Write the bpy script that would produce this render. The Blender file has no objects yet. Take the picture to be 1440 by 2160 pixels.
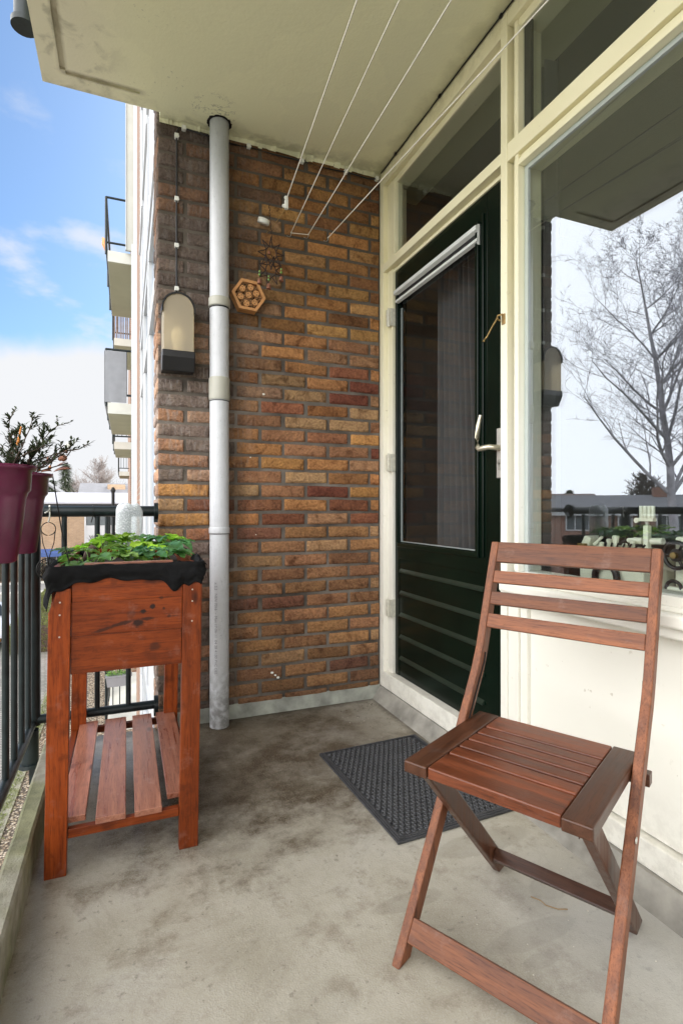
import bpy, bmesh, math, random
from mathutils import Vector, Matrix, noise
R = math.radians
PI = math.pi
rnd = random.Random(7)
scene = bpy.context.scene
COL = scene.collection

# ------------------------------------------------------------------ camera
cam = bpy.data.cameras.new("camera"); camo = bpy.data.objects.new("camera", cam); COL.objects.link(camo)
cam.sensor_fit = 'HORIZONTAL'; cam.sensor_width = 36; cam.lens = 1123.4/1440*36
cam.shift_y = -8/1440
cam.clip_start = 0.02; cam.clip_end = 2000
camo.location = (0, 0, 0.94); camo.rotation_euler = (R(90), 0, R(-22))
scene.camera = camo

# ------------------------------------------------------------------ world
SUN_EL, SUN_AZ = 38, 30        # azimuth measured from +Y towards +X
world = bpy.data.worlds.new("World"); scene.world = world; world.use_nodes = True
nt = world.node_tree; nt.nodes.clear()
def N(nt, t, **kw):
    n = nt.nodes.new(t)
    for k, v in kw.items():
        if k in n.inputs: n.inputs[k].default_value = v
        else: setattr(n, k, v)
    return n
def Lk(nt, a, b): nt.links.new(a, b)
out = N(nt, 'ShaderNodeOutputWorld'); bg = N(nt, 'ShaderNodeBackground'); Lk(nt, bg.outputs[0], out.inputs[0])
sky = N(nt, 'ShaderNodeTexSky', sky_type='NISHITA', sun_disc=False, sun_elevation=R(SUN_EL), sun_rotation=R(SUN_AZ), dust_density=1.0, air_density=1.0, ozone_density=3.0)
tc = N(nt, 'ShaderNodeTexCoord')
sep = N(nt, 'ShaderNodeSeparateXYZ'); Lk(nt, tc.outputs['Generated'], sep.inputs[0])
def M(nt, op, a, b=None, clamp=False):
    n = nt.nodes.new('ShaderNodeMath'); n.operation = op; n.use_clamp = clamp
    for i, v in enumerate((a, b)):
        if v is None: continue
        if isinstance(v, (int, float)): n.inputs[i].default_value = v
        else: nt.links.new(v, n.inputs[i])
    return n.outputs[0]
def smooth(nt, v, a, b, lo=0.0, hi=1.0):
    n = nt.nodes.new('ShaderNodeMapRange'); n.interpolation_type = 'SMOOTHSTEP'
    nt.links.new(v, n.inputs[0])
    for i, q in enumerate((a, b, lo, hi)): n.inputs[i+1].default_value = q
    return n.outputs[0]
def mixc(nt, fac, a, b, mode='MIX'):
    n = nt.nodes.new('ShaderNodeMix'); n.data_type = 'RGBA'; n.blend_type = mode
    for i, v in ((0, fac), (6, a), (7, b)):
        if isinstance(v, (int, float)): n.inputs[i].default_value = v
        elif isinstance(v, (tuple, list)): n.inputs[i].default_value = (*v[:3], 1)
        else: nt.links.new(v, n.inputs[i])
    return n.outputs[2]
skyc = mixc(nt, 1.0, sky.outputs[0], (0.078, 0.098, 0.112), 'MULTIPLY')
# cloud sheet: direction projected on a flat layer
den = M(nt, 'ADD', M(nt, 'MAXIMUM', sep.outputs[2], 0.0), 0.16)
cx = M(nt, 'DIVIDE', sep.outputs[0], den); cy = M(nt, 'DIVIDE', sep.outputs[1], den)
cmb = N(nt, 'ShaderNodeCombineXYZ'); Lk(nt, cx, cmb.inputs[0]); Lk(nt, cy, cmb.inputs[1]); Lk(nt, sep.outputs[2], cmb.inputs[2])
no = N(nt, 'ShaderNodeTexNoise'); no.inputs['Scale'].default_value = 2.3; no.inputs['Detail'].default_value = 7; no.inputs['Roughness'].default_value = .52
Lk(nt, cmb.outputs[0], no.inputs['Vector'])
puff = smooth(nt, no.outputs[0], 0.54, 0.68)
puff = M(nt, 'MULTIPLY', puff, 0.75)
no2 = N(nt, 'ShaderNodeTexNoise'); no2.inputs['Scale'].default_value = 5.5; no2.inputs['Detail'].default_value = 5; no2.inputs['Roughness'].default_value = .5
Lk(nt, tc.outputs['Generated'], no2.inputs['Vector'])
zw = M(nt, 'ADD', sep.outputs[2], M(nt, 'MULTIPLY', M(nt, 'SUBTRACT', no2.outputs[0], .5), 0.16))
bank = smooth(nt, zw, 0.285, 0.225)
cl = M(nt, 'MAXIMUM', puff, bank)
hl = M(nt, 'SQRT', M(nt, 'ADD', M(nt, 'MULTIPLY', sep.outputs[0], sep.outputs[0]), M(nt, 'MULTIPLY', sep.outputs[1], sep.outputs[1])))
azy = M(nt, 'DIVIDE', sep.outputs[1], M(nt, 'MAXIMUM', hl, 0.001))
west = smooth(nt, azy, 0.93, 0.78)          # the overcast side of the sky
west = M(nt, 'MULTIPLY', west, smooth(nt, sep.outputs[2], 0.995, 0.8))
cloudcol = mixc(nt, west, (0.61, 0.62, 0.64), (3.1, 3.1, 3.12))
fac = M(nt, 'MAXIMUM', cl, west)
col = mixc(nt, fac, skyc, cloudcol)
Lk(nt, col, bg.inputs[0]); bg.inputs[1].default_value = 1.0

sunl = bpy.data.lights.new("sun", 'SUN'); sunl.energy = 1.6; sunl.angle = R(6); sunl.color = (1, .95, .87)
suno = bpy.data.objects.new("sun", sunl); COL.objects.link(suno)
sd = Vector((math.sin(R(SUN_AZ))*math.cos(R(SUN_EL)), math.cos(R(SUN_AZ))*math.cos(R(SUN_EL)), math.sin(R(SUN_EL))))
suno.rotation_euler = sd.to_track_quat('Z', 'Y').to_euler(); suno.location = (5, 5, 30)
vs = scene.view_settings; vs.view_transform = 'Standard'; vs.look = 'None'; vs.exposure = 0.58; vs.gamma = 1
vs.use_curve_mapping = False
scene.cycles.max_bounces = 8; scene.cycles.transparent_max_bounces = 16; scene.cycles.glossy_bounces = 5
scene.cycles.diffuse_bounces = 5

# ------------------------------------------------------------------ materials
def newmat(name):
    m = bpy.data.materials.new(name); m.use_nodes = True
    return m, m.node_tree, m.node_tree.nodes['Principled BSDF']
def coords(nt, kind='Object', scale=(1, 1, 1), rot=(0, 0, 0), loc=(0, 0, 0)):
    t = N(nt, 'ShaderNodeTexCoord'); mp = nt.nodes.new('ShaderNodeMapping')
    mp.inputs['Scale'].default_value = scale; mp.inputs['Rotation'].default_value = rot; mp.inputs['Location'].default_value = loc
    Lk(nt, t.outputs[kind], mp.inputs[0]); return mp.outputs[0]
def noise_(nt, vec, scale, detail=4, rough=.55, dist=0.):
    n = nt.nodes.new('ShaderNodeTexNoise'); n.inputs['Scale'].default_value = scale; n.inputs['Detail'].default_value = detail
    n.inputs['Roughness'].default_value = rough; n.inputs['Distortion'].default_value = dist
    Lk(nt, vec, n.inputs['Vector']); return n.outputs[0]
def bump(nt, p, h, strength=.3, dist=.01):
    b = nt.nodes.new('ShaderNodeBump'); b.inputs['Strength'].default_value = strength; b.inputs['Distance'].default_value = dist
    Lk(nt, h, b.inputs['Height']); Lk(nt, b.outputs[0], p.inputs['Normal'])
def ramp(nt, v, stops):
    r = nt.nodes.new('ShaderNodeValToRGB'); e = r.color_ramp.elements
    while len(e) < len(stops): e.new(.5)
    for i, (q, c) in enumerate(stops):
        e[i].position = q; e[i].color = (*c, 1)
    Lk(nt, v, r.inputs[0]); return r.outputs[0]
def simple(name, col, rough=.5, metal=0., var=.12, vscale=12, bstr=0., bscale=80, spec=.5, coat=0., two=None):
    m, nt, p = newmat(name)
    c = coords(nt)
    n = noise_(nt, c, vscale, 5)
    lo = tuple(x*(1-var) for x in col); hi = tuple(min(1, x*(1+var)) for x in col)
    if two: hi = two
    Lk(nt, ramp(nt, n, [(.3, lo), (.7, hi)]), p.inputs['Base Color'])
    p.inputs['Roughness'].default_value = rough; p.inputs['Metallic'].default_value = metal
    p.inputs['Specular IOR Level'].default_value = spec; p.inputs['Coat Weight'].default_value = coat
    if bstr: bump(nt, p, noise_(nt, c, bscale, 4), bstr, .004)
    return m
def wood(name, dark, light, rough=.4, spec=.5, rings=22., coat=0., knots=False):
    """grain runs along the local X axis of the object"""
    m, nt, p = newmat(name)
    t = N(nt, 'ShaderNodeTexCoord'); oi = N(nt, 'ShaderNodeObjectInfo')
    ad = nt.nodes.new('ShaderNodeVectorMath'); ad.operation = 'ADD'
    sc = nt.nodes.new('ShaderNodeVectorMath'); sc.operation = 'SCALE'; sc.inputs[0].default_value = (3.1, 7.7, 5.3); Lk(nt, oi.outputs['Random'], sc.inputs['Scale'])
    Lk(nt, t.outputs['Object'], ad.inputs[0]); Lk(nt, sc.outputs[0], ad.inputs[1])
    mp = nt.nodes.new('ShaderNodeMapping'); mp.inputs['Scale'].default_value = (1.4, 22, 22); Lk(nt, ad.outputs[0], mp.inputs[0])
    n1 = noise_(nt, mp.outputs[0], 2.2, 6, .62, .6)
    mp2 = nt.nodes.new('ShaderNodeMapping'); mp2.inputs['Scale'].default_value = (14, 210, 210); Lk(nt, ad.outputs[0], mp2.inputs[0])
    n2 = noise_(nt, mp2.outputs[0], 1.6, 3, .7)
    mid = tuple((a+b)/2 for a, b in zip(dark, light))
    c1 = ramp(nt, n1, [(.28, dark), (.5, mid), (.72, light)])
    c2 = ramp(nt, n2, [(.34, (.45, .4, .38)), (.5, (1, 1, 1))])
    cc = mixc(nt, .75, c1, c2, 'MULTIPLY')
    br = mixc(nt, 1.0, cc, ramp(nt, oi.outputs['Random'], [(0, (.70, .69, .68)), (1, (1.22, 1.18, 1.14))]), 'MULTIPLY')
    if knots:
        v = nt.nodes.new('ShaderNodeTexVoronoi'); v.inputs['Scale'].default_value = 1.0
        mk = nt.nodes.new('ShaderNodeMapping'); mk.inputs['Scale'].default_value = (5.5, 13, 13); Lk(nt, ad.outputs[0], mk.inputs[0]); Lk(nt, mk.outputs[0], v.inputs['Vector'])
        kn = smooth(nt, v.outputs['Distance'], .17, .07)
        br = mixc(nt, M(nt, 'MULTIPLY', kn, .85), br, tuple(x*.18 for x in dark))
        big = noise_(nt, ad.outputs[0], 9, 4)
        br = mixc(nt, M(nt, 'MULTIPLY', smooth(nt, big, .56, .74), .6), br, tuple(x*.35 for x in dark))
    wr = noise_(nt, ad.outputs[0], 17, 6, .68); g_ = tuple(.55*x+.45*(sum(light)/3*1.15) for x in light)
    br = mixc(nt, M(nt, 'MULTIPLY', smooth(nt, wr, .56, .72), .42), br, g_); br = mixc(nt, M(nt, 'MULTIPLY', smooth(nt, wr, .44, .30), .5), br, tuple(x*.55 for x in dark))
    Lk(nt, br, p.inputs['Base Color'])
    m['_c'] = 1; p.inputs['Coat Weight'].default_value = coat; p.inputs['Coat Roughness'].default_value = .25; p.inputs['Specular IOR Level'].default_value = spec
    Lk(nt, smooth(nt, n1, .3, .7, rough-.08, rough+.1), p.inputs['Roughness'])
    bump(nt, p, n2, .25, .0012)
    return m

MT = {}
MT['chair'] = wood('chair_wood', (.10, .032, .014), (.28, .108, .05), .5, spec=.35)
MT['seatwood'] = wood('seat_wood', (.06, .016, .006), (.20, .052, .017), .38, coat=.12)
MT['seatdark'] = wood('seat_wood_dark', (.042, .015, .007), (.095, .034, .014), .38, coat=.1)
MT['planter'] = wood('planter_wood', (.13, .021, .003), (.34, .066, .008), .42, spec=.28, coat=.0, knots=True)
MT['shelf'] = wood('shelf_wood', (.26, .08, .045), (.54, .24, .15), .33, coat=.2, knots=True)

def concrete_floor():
    m, nt, p = newmat('balcony_concrete')
    c = coords(nt); pos = nt.nodes.new('ShaderNodeSeparateXYZ'); Lk(nt, c, pos.inputs[0])
    n1 = noise_(nt, c, 1.7, 8, .66, 0); n2 = noise_(nt, c, 6.5, 9, .72, 0); n3 = noise_(nt, c, 260, 3, .6); n4 = noise_(nt, c, 38, 4, .6)
    base = ramp(nt, n1, [(.3, (.28, .25, .185)), (.5, (.42, .39, .32)), (.68, (.48, .455, .405))])
    dirt = smooth(nt, n2, .5, .66)
    # brown silt towards the far wall and under the planter, contact shade painted in with it
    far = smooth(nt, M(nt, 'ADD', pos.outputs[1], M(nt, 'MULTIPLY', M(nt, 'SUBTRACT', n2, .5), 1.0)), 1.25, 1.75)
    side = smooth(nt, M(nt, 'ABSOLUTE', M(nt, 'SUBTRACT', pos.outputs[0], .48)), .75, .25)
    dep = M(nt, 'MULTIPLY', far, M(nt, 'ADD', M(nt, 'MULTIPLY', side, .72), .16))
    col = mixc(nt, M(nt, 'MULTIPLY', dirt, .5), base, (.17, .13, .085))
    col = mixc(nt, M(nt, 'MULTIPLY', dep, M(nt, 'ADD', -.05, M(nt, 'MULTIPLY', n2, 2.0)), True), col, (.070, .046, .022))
    col = mixc(nt, smooth(nt, n4, .60, .72), col, mixc(nt, .5, col, (.12, .105, .08)))
    spk = smooth(nt, noise_(nt, c, 75, 2, .5), .72, .78)
    col = mixc(nt, M(nt, 'MULTIPLY', spk, .7), col, (.06, .05, .04))
    col = mixc(nt, M(nt, 'MULTIPLY', smooth(nt, n3, .45, .7), .28), col, (.52, .50, .46))
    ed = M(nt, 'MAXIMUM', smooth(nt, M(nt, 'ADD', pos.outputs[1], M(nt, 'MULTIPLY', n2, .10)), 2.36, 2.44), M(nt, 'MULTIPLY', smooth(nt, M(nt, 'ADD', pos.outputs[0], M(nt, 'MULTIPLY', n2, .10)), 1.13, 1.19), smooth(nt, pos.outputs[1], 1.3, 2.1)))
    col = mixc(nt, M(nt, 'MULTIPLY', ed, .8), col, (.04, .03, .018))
    grit = smooth(nt, noise_(nt, c, 420, 2, .6), .60, .72); col = mixc(nt, M(nt, 'MULTIPLY', grit, .35), col, (.09, .08, .065))
    tr1 = smooth(nt, M(nt, 'ABSOLUTE', M(nt, 'SUBTRACT', noise_(nt, c, 3.2, 8, .68, 1.0), .5)), .022, .004)
    col = mixc(nt, M(nt, 'MULTIPLY', tr1, .10), col, (.12, .10, .07))
    # damp patches with edges of their own
    def blob(x, y, rx, ry, s=1.0):
        dx = M(nt, 'DIVIDE', M(nt, 'SUBTRACT', pos.outputs[0], x), rx); dy = M(nt, 'DIVIDE', M(nt, 'SUBTRACT', pos.outputs[1], y), ry)
        d = M(nt, 'SQRT', M(nt, 'ADD', M(nt, 'MULTIPLY', dx, dx), M(nt, 'MULTIPLY', dy, dy)))
        d = M(nt, 'ADD', d, M(nt, 'MULTIPLY', M(nt, 'SUBTRACT', n2, .5), .9))
        return smooth(nt, d, 1.0, .82, 0, s)
    w = None
    for b in ((.83, .93, .13, .035), (.93, 1.24, .17, .05), (.62, 1.12, .1, .03), (.93, .80, .028, .03), (.80, .87, .05, .02), (.97, 1.03, .06, .04), (.57, 1.70, .06, .07, .9), (.60, 1.52, .05, .06, .7), (.20, 1.55, .07, .05, 1.), (.66, 1.42, .04, .03, .8), (.35, .95, .08, .05, .5), (.1, .8, .06, .07, .6)):
        q = blob(*b); w = q if w is None else M(nt, 'MAXIMUM', w, q)
    col = mixc(nt, M(nt, 'MULTIPLY', w, .26), col, (.16, .14, .10))
    blue = smooth(nt, pos.outputs[0], .55, 1.1)
    col = mixc(nt, M(nt, 'MULTIPLY', M(nt, 'MULTIPLY', blue, smooth(nt, pos.outputs[1], 1.3, .9)), .45), col, (.42, .43, .44))
    Lk(nt, col, p.inputs['Base Color'])
    # wet sheen along the railing side
    wet = M(nt, 'MULTIPLY', smooth(nt, M(nt, 'ADD', pos.outputs[0], M(nt, 'MULTIPLY', M(nt, 'SUBTRACT', n2, .5), .5)), .40, .12), smooth(nt, n1, .2, .45))
    rgh = M(nt, 'SUBTRACT', .62, M(nt, 'MULTIPLY', wet, .44))
    rgh = M(nt, 'ADD', rgh, M(nt, 'MULTIPLY', M(nt, 'SUBTRACT', n4, .5), .25))
    Lk(nt, rgh, p.inputs['Roughness'])
    h = M(nt, 'ADD', M(nt, 'MULTIPLY', n3, .8), M(nt, 'ADD', n4, M(nt, 'MULTIPLY', n2, 1.5)))
    bump(nt, p, h, .35, .003)
    return m
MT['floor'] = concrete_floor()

def kerb_mat():
    m, nt, p = newmat('mossy_concrete')
    c = coords(nt); n1 = noise_(nt, c, 4, 6, .6); n2 = noise_(nt, c, 22, 6, .6); n3 = noise_(nt, c, 180, 3)
    col = ramp(nt, n2, [(.3, (.24, .225, .17)), (.7, (.42, .40, .32))])
    moss = smooth(nt, n1, .42, .62)
    col = mixc(nt, M(nt, 'MULTIPLY', moss, .55), col, ramp(nt, n2, [(.3, (.11, .13, .035)), (.7, (.25, .27, .08))]))
    Lk(nt, col, p.inputs['Base Color']); p.inputs['Roughness'].default_value = .85
    bump(nt, p, M(nt, 'ADD', n2, n3), .6, .004)
    return m
MT['kerb'] = kerb_mat()

def ceiling_mat():
    m, nt, p = newmat('painted_ceiling')
    c = coords(nt); n1 = noise_(nt, c, 1.3, 4); n2 = noise_(nt, c, 11, 6, .6, .4); n3 = noise_(nt, c, 90, 3)
    pos = nt.nodes.new('ShaderNodeSeparateXYZ'); Lk(nt, c, pos.inputs[0])
    col = ramp(nt, n1, [(.3, (.82, .80, .52)), (.7, (.86, .84, .57))])
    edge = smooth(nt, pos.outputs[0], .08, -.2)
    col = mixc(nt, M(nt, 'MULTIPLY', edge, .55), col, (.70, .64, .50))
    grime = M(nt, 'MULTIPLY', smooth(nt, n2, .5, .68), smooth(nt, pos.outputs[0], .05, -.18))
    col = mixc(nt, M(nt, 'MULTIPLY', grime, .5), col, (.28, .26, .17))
    # dirt line where the drip groove runs
    lx = M(nt, 'ABSOLUTE', M(nt, 'ADD', pos.outputs[0], .222)); ly = M(nt, 'ABSOLUTE', M(nt, 'SUBTRACT', pos.outputs[1], 2.27))
    ln = M(nt, 'MAXIMUM', M(nt, 'MULTIPLY', smooth(nt, lx, .022, .004), smooth(nt, pos.outputs[1], 2.29, 2.26)), M(nt, 'MULTIPLY', smooth(nt, ly, .024, .003), M(nt, 'MULTIPLY', smooth(nt, pos.outputs[0], .09, .03), smooth(nt, pos.outputs[0], -.24, -.22))))
    col = mixc(nt, M(nt, 'MULTIPLY', ln, M(nt, 'ADD', .25, M(nt, 'MULTIPLY', n2, .7))), col, (.24, .2, .12))
    dk = M(nt, 'MULTIPLY', smooth(nt, n3, .62, .7), smooth(nt, noise_(nt, c, 3, 2), .55, .7))
    col = mixc(nt, M(nt, 'MULTIPLY', dk, .5), col, (.2, .19, .12))
    wv = noise_(nt, c, 7, 6, .7, .3); crk = smooth(nt, M(nt, 'ABSOLUTE', M(nt, 'SUBTRACT', wv, .5)), .010, .002)
    dxp = M(nt, 'SUBTRACT', pos.outputs[0], .34); dyp = M(nt, 'SUBTRACT', pos.outputs[1], 2.26); dp_ = M(nt, 'SQRT', M(nt, 'ADD', M(nt, 'MULTIPLY', dxp, dxp), M(nt, 'MULTIPLY', dyp, dyp)))
    col = mixc(nt, M(nt, 'MULTIPLY', M(nt, 'MULTIPLY', crk, smooth(nt, dp_, .12, .07)), .6), col, (.08, .07, .04))
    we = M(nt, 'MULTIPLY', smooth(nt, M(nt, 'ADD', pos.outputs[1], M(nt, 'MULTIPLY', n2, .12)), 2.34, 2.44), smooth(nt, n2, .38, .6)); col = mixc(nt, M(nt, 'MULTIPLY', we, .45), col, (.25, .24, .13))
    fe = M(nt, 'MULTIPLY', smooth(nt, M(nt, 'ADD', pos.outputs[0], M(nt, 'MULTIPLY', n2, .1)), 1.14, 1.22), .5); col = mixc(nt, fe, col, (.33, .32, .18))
    pt = smooth(nt, noise_(nt, c, 2.6, 3), .5, .515); col = mixc(nt, M(nt, 'MULTIPLY', pt, .06), col, (.45, .45, .3))
    Lk(nt, col, p.inputs['Base Color']); p.inputs['Roughness'].default_value = .7
    bump(nt, p, M(nt, 'ADD', M(nt, 'ADD', n1, M(nt, 'MULTIPLY', noise_(nt, c, 25, 3), .12)), M(nt, 'MULTIPLY', n3, .12)), .3, .02)
    return m
MT['ceil'] = ceiling_mat()

def brick_mat():
    m, nt, p = newmat('wall_brick')
    a = nt.nodes.new('ShaderNodeAttribute'); a.attribute_name = 'bc'
    c = coords(nt); pos = nt.nodes.new('ShaderNodeSeparateXYZ'); Lk(nt, c, pos.inputs[0])
    n1 = noise_(nt, c, 14, 5, .65, .8); n2 = noise_(nt, c, 90, 4, .6); n3 = noise_(nt, coords(nt, scale=(38, 38, 7)), 1.2, 7, .72, 1.2)
    col = mixc(nt, 1., a.outputs[0], ramp(nt, n1, [(.3, (.42, .36, .33)), (.46, (.95, .93, .92)), (.56, (1.05, 1.05, 1.02)), (.72, (1.35, 1.3, 1.15))]), 'MULTIPLY')
    col = mixc(nt, 1., col, ramp(nt, n2, [(.35, (.72, .72, .72)), (.6, (1.1, 1.1, 1.1))]), 'MULTIPLY')
    # lime streaks beside the drain pipe and on the outer corner of the pier
    near = smooth(nt, M(nt, 'ABSOLUTE', M(nt, 'SUBTRACT', pos.outputs[0], .30)), .34, .06)
    st = M(nt, 'MULTIPLY', M(nt, 'MULTIPLY', smooth(nt, n3, .46, .68), near), M(nt, 'ADD', .18, M(nt, 'MULTIPLY', smooth(nt, pos.outputs[2], .8, 1.4), .34)))
    col = mixc(nt, st, col, (.40, .36, .33))
    # high up behind the pipe and under the ceiling: shade painted into the bricks
    shade_wet = M(nt, 'MULTIPLY', smooth(nt, pos.outputs[0], .70, .40), smooth(nt, pos.outputs[2], 1.3, 2.2))
    shade_wet = M(nt, 'MAXIMUM', shade_wet, M(nt, 'MULTIPLY', smooth(nt, pos.outputs[2], 2.42, 2.58), .7))
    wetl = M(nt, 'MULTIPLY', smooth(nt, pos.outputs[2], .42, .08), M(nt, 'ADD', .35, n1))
    shade_wet = M(nt, 'MAXIMUM', M(nt, 'MULTIPLY', shade_wet, M(nt, 'ADD', .6, M(nt, 'MULTIPLY', n1, .4))), M(nt, 'MULTIPLY', wetl, .6))
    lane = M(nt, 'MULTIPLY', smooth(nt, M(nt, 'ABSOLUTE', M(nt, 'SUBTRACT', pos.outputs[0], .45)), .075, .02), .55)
    shade_wet = M(nt, 'MAXIMUM', shade_wet, lane)
    col = mixc(nt, M(nt, 'MULTIPLY', shade_wet, .75), col, (.05, .038, .03))
    Lk(nt, col, p.inputs['Base Color']); p.inputs['Roughness'].default_value = .95; p.inputs['Specular IOR Level'].default_value = .15
    bump(nt, p, M(nt, 'ADD', n1, M(nt, 'MULTIPLY', n2, 1.6)), 1.0, .006)
    return m
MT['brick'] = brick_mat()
def mortar_mat():
    m, nt, p = newmat('wall_mortar')
    c = coords(nt); n1 = noise_(nt, c, 5, 6, .6); n2 = noise_(nt, c, 140, 4)
    pos = nt.nodes.new('ShaderNodeSeparateXYZ'); Lk(nt, c, pos.inputs[0])
    col = ramp(nt, n1, [(.32, (.055, .045, .036)), (.55, (.15, .127, .105)), (.75, (.24, .21, .18))])
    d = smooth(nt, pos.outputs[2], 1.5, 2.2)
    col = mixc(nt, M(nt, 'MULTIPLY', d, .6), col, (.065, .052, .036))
    Lk(nt, col, p.inputs['Base Color']); p.inputs['Roughness'].default_value = .95
    bump(nt, p, n2, .6, .004); return m
MT['mortar'] = mortar_mat()
def farbrick(name, c1, c2, mort, sc=1.0):
    m, nt, p = newmat(name)
    t = N(nt, 'ShaderNodeTexCoord'); s = nt.nodes.new('ShaderNodeSeparateXYZ'); Lk(nt, t.outputs['Object'], s.inputs[0])
    k = nt.nodes.new('ShaderNodeCombineXYZ'); Lk(nt, M(nt, 'ADD', s.outputs[0], s.outputs[1]), k.inputs[0]); Lk(nt, s.outputs[2], k.inputs[1])
    b = nt.nodes.new('ShaderNodeTexBrick'); Lk(nt, k.outputs[0], b.inputs['Vector'])
    b.inputs['Color1'].default_value = (*c1, 1); b.inputs['Color2'].default_value = (*c2, 1); b.inputs['Mortar'].default_value = (*mort, 1)
    b.inputs['Scale'].default_value = 1.0/sc; b.inputs['Brick Width'].default_value = .22; b.inputs['Row Height'].default_value = .064; b.inputs['Mortar Size'].default_value = .007
    n = noise_(nt, t.outputs['Object'], .9, 5)
    Lk(nt, mixc(nt, 1., b.outputs[0], ramp(nt, n, [(.3, (.8, .8, .8)), (.7, (1.1, 1.1, 1.1))]), 'MULTIPLY'), p.inputs['Base Color']); p.inputs['Roughness'].default_value = .85
    return m
MT['fbrick'] = farbrick('facade_brick', (.33, .17, .10), (.22, .12, .08), (.3, .27, .22))
MT['ybrick'] = farbrick('yellow_brick', (.42, .27, .15), (.33, .20, .11), (.42, .38, .32))
MT['rbrick'] = farbrick('red_brick', (.26, .11, .07), (.19, .08, .05), (.3, .27, .24))

def cream_mat(name='cream_paint'):
    m, nt, p = newmat(name)
    c = coords(nt); n = noise_(nt, c, 3, 4); n2 = noise_(nt, c, 45, 5)
    pos = nt.nodes.new('ShaderNodeSeparateXYZ'); Lk(nt, c, pos.inputs[0])
    col = ramp(nt, n, [(.3, (.76, .71, .47)), (.7, (.82, .77, .54))])
    low = smooth(nt, pos.outputs[2], 2.0, .9)  # yellower upper frame: bounce from the ceiling put into the paint colour
    col = mixc(nt, M(nt, 'MULTIPLY', low, .75), col, (.83, .82, .785))
    col = mixc(nt, M(nt, 'MULTIPLY', smooth(nt, n2, .66, .76), .35), col, (.45, .4, .3))
    n5 = noise_(nt, c, 16, 7, .7); n6 = noise_(nt, coords(nt, scale=(3, 3, 160)), 2, 3)
    dirt = M(nt, 'MULTIPLY', smooth(nt, pos.outputs[2], .30, .06), smooth(nt, n5, .42, .62))
    col = mixc(nt, M(nt, 'MULTIPLY', dirt, .3), col, (.36, .33, .27))
    top_ = M(nt, 'MULTIPLY', smooth(nt, pos.outputs[2], 2.5, 2.6), smooth(nt, n5, .45, .6)); col = mixc(nt, M(nt, 'MULTIPLY', top_, .4), col, (.4, .37, .2))
    chip = smooth(nt, noise_(nt, c, 34, 3, .5), .735, .75); col = mixc(nt, M(nt, 'MULTIPLY', chip, .5), col, (.42, .36, .26))
    Lk(nt, col, p.inputs['Base Color']); p.inputs['Roughness'].default_value = .42
    bump(nt, p, M(nt, 'ADD', n2, M(nt, 'MULTIPLY', n6, .5)), .18, .002); return m
MT['cream'] = cream_mat()
MT['panel'] = cream_mat('panel_paint')
MT['green'] = simple('green_gloss_paint', (.002, .007, .004), .22, var=.3, vscale=6, bstr=.05, bscale=25, coat=.0, spec=.22)
MT['greengroove'] = simple('green_edge_paint', (.012, .022, .015), .3, var=.2)
MT['alu'] = simple('grey_coated_aluminium', (.60, .62, .60), .35, .0, var=.05)
MT['silver'] = simple('brushed_aluminium', (.62, .61, .57), .35, .7, var=.06)
MT['handle'] = simple('champagne_metal', (.62, .58, .45), .3, .75, var=.06)
MT['hinge'] = simple('painted_hinge', (.62, .60, .5), .4, .1, var=.15, vscale=60)
MT['brass'] = simple('tarnished_brass', (.36, .24, .10), .42, .85, var=.4, vscale=90)
MT['black'] = simple('black_plastic', (.012, .012, .014), .35, var=.2)
MT['rubber'] = simple('rubber_mat_grey', (.047, .048, .053), .5, var=.18, vscale=30, bstr=.2, bscale=150)
MT['liner'] = simple('black_liner_cloth', (.006, .006, .0065), .85, var=.4, vscale=20, bstr=.3, bscale=300, spec=.2)
MT['rail'] = simple('green_grey_rail_paint', (.009, .015, .016), .38, .0, var=.35, vscale=30, bstr=.15, bscale=60, coat=.0, spec=.35)
MT['steel'] = simple('galvanised_wire', (.45, .44, .4), .4, .8, var=.2, vscale=60)
MT['line'] = simple('white_plastic_line', (.80, .76, .66), .5, var=.06)
MT['white'] = simple('white_plastic', (.72, .72, .66), .45, var=.08, vscale=40)
MT['wpaint'] = simple('white_window_paint', (.52, .53, .54), .4, var=.08, vscale=1.2)
MT['purple'] = simple('purple_plastic', (.105, .010, .042), .34, var=.3, vscale=14, coat=.1)
MT['rust'] = simple('rusted_wire', (.035, .018, .012), .7, .3, var=.6, vscale=90, bstr=.4, bscale=200)
MT['copper'] = simple('rusted_bell', (.24, .10, .06), .6, .3, var=.5, vscale=90)
MT['dark'] = simple('dark_wire', (.015, .014, .013), .55, .4, var=.3)
MT['soil'] = simple('potting_soil', (.035, .024, .016), .95, var=.6, vscale=60, bstr=1, bscale=70)
MT['twig'] = simple('brown_twig', (.09, .06, .045), .85, var=.3, vscale=60)
MT['bark'] = simple('tree_bark', (.11, .095, .085), .9, var=.35, vscale=3)
MT['birch'] = simple('birch_bark', (.34, .33, .35), .85, var=.5, vscale=2)
MT['hazebark'] = simple('hazed_bark', (.30, .255, .24), .9, var=.2, vscale=3)  # distance haze put into the bark colour as a paler tone
MT['hazetwig'] = simple('hazed_birch_twigs', (.37, .36, .40), .85, var=.3, vscale=2)  # paled to blue-grey: haze in the reflection is put into the twig colour
MT['bamboo'] = simple('hotel_wood', (.52, .25, .09), .55, var=.15, vscale=30, bstr=.2, bscale=120)
MT['tube'] = simple('reed_end', (.42, .22, .09), .7, var=.25, vscale=50)
MT['hole'] = simple('dark_hole', (.012, .008, .006), .9, var=.1)
MT['amber'] = simple('amber_glass_bead', (.55, .2, .03), .15, var=.3, vscale=60, coat=.6)
MT['teal'] = simple('iridescent_bead', (.05, .30, .20), .15, .5, var=.5, vscale=120, two=(.35, .42, .06))
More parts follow.
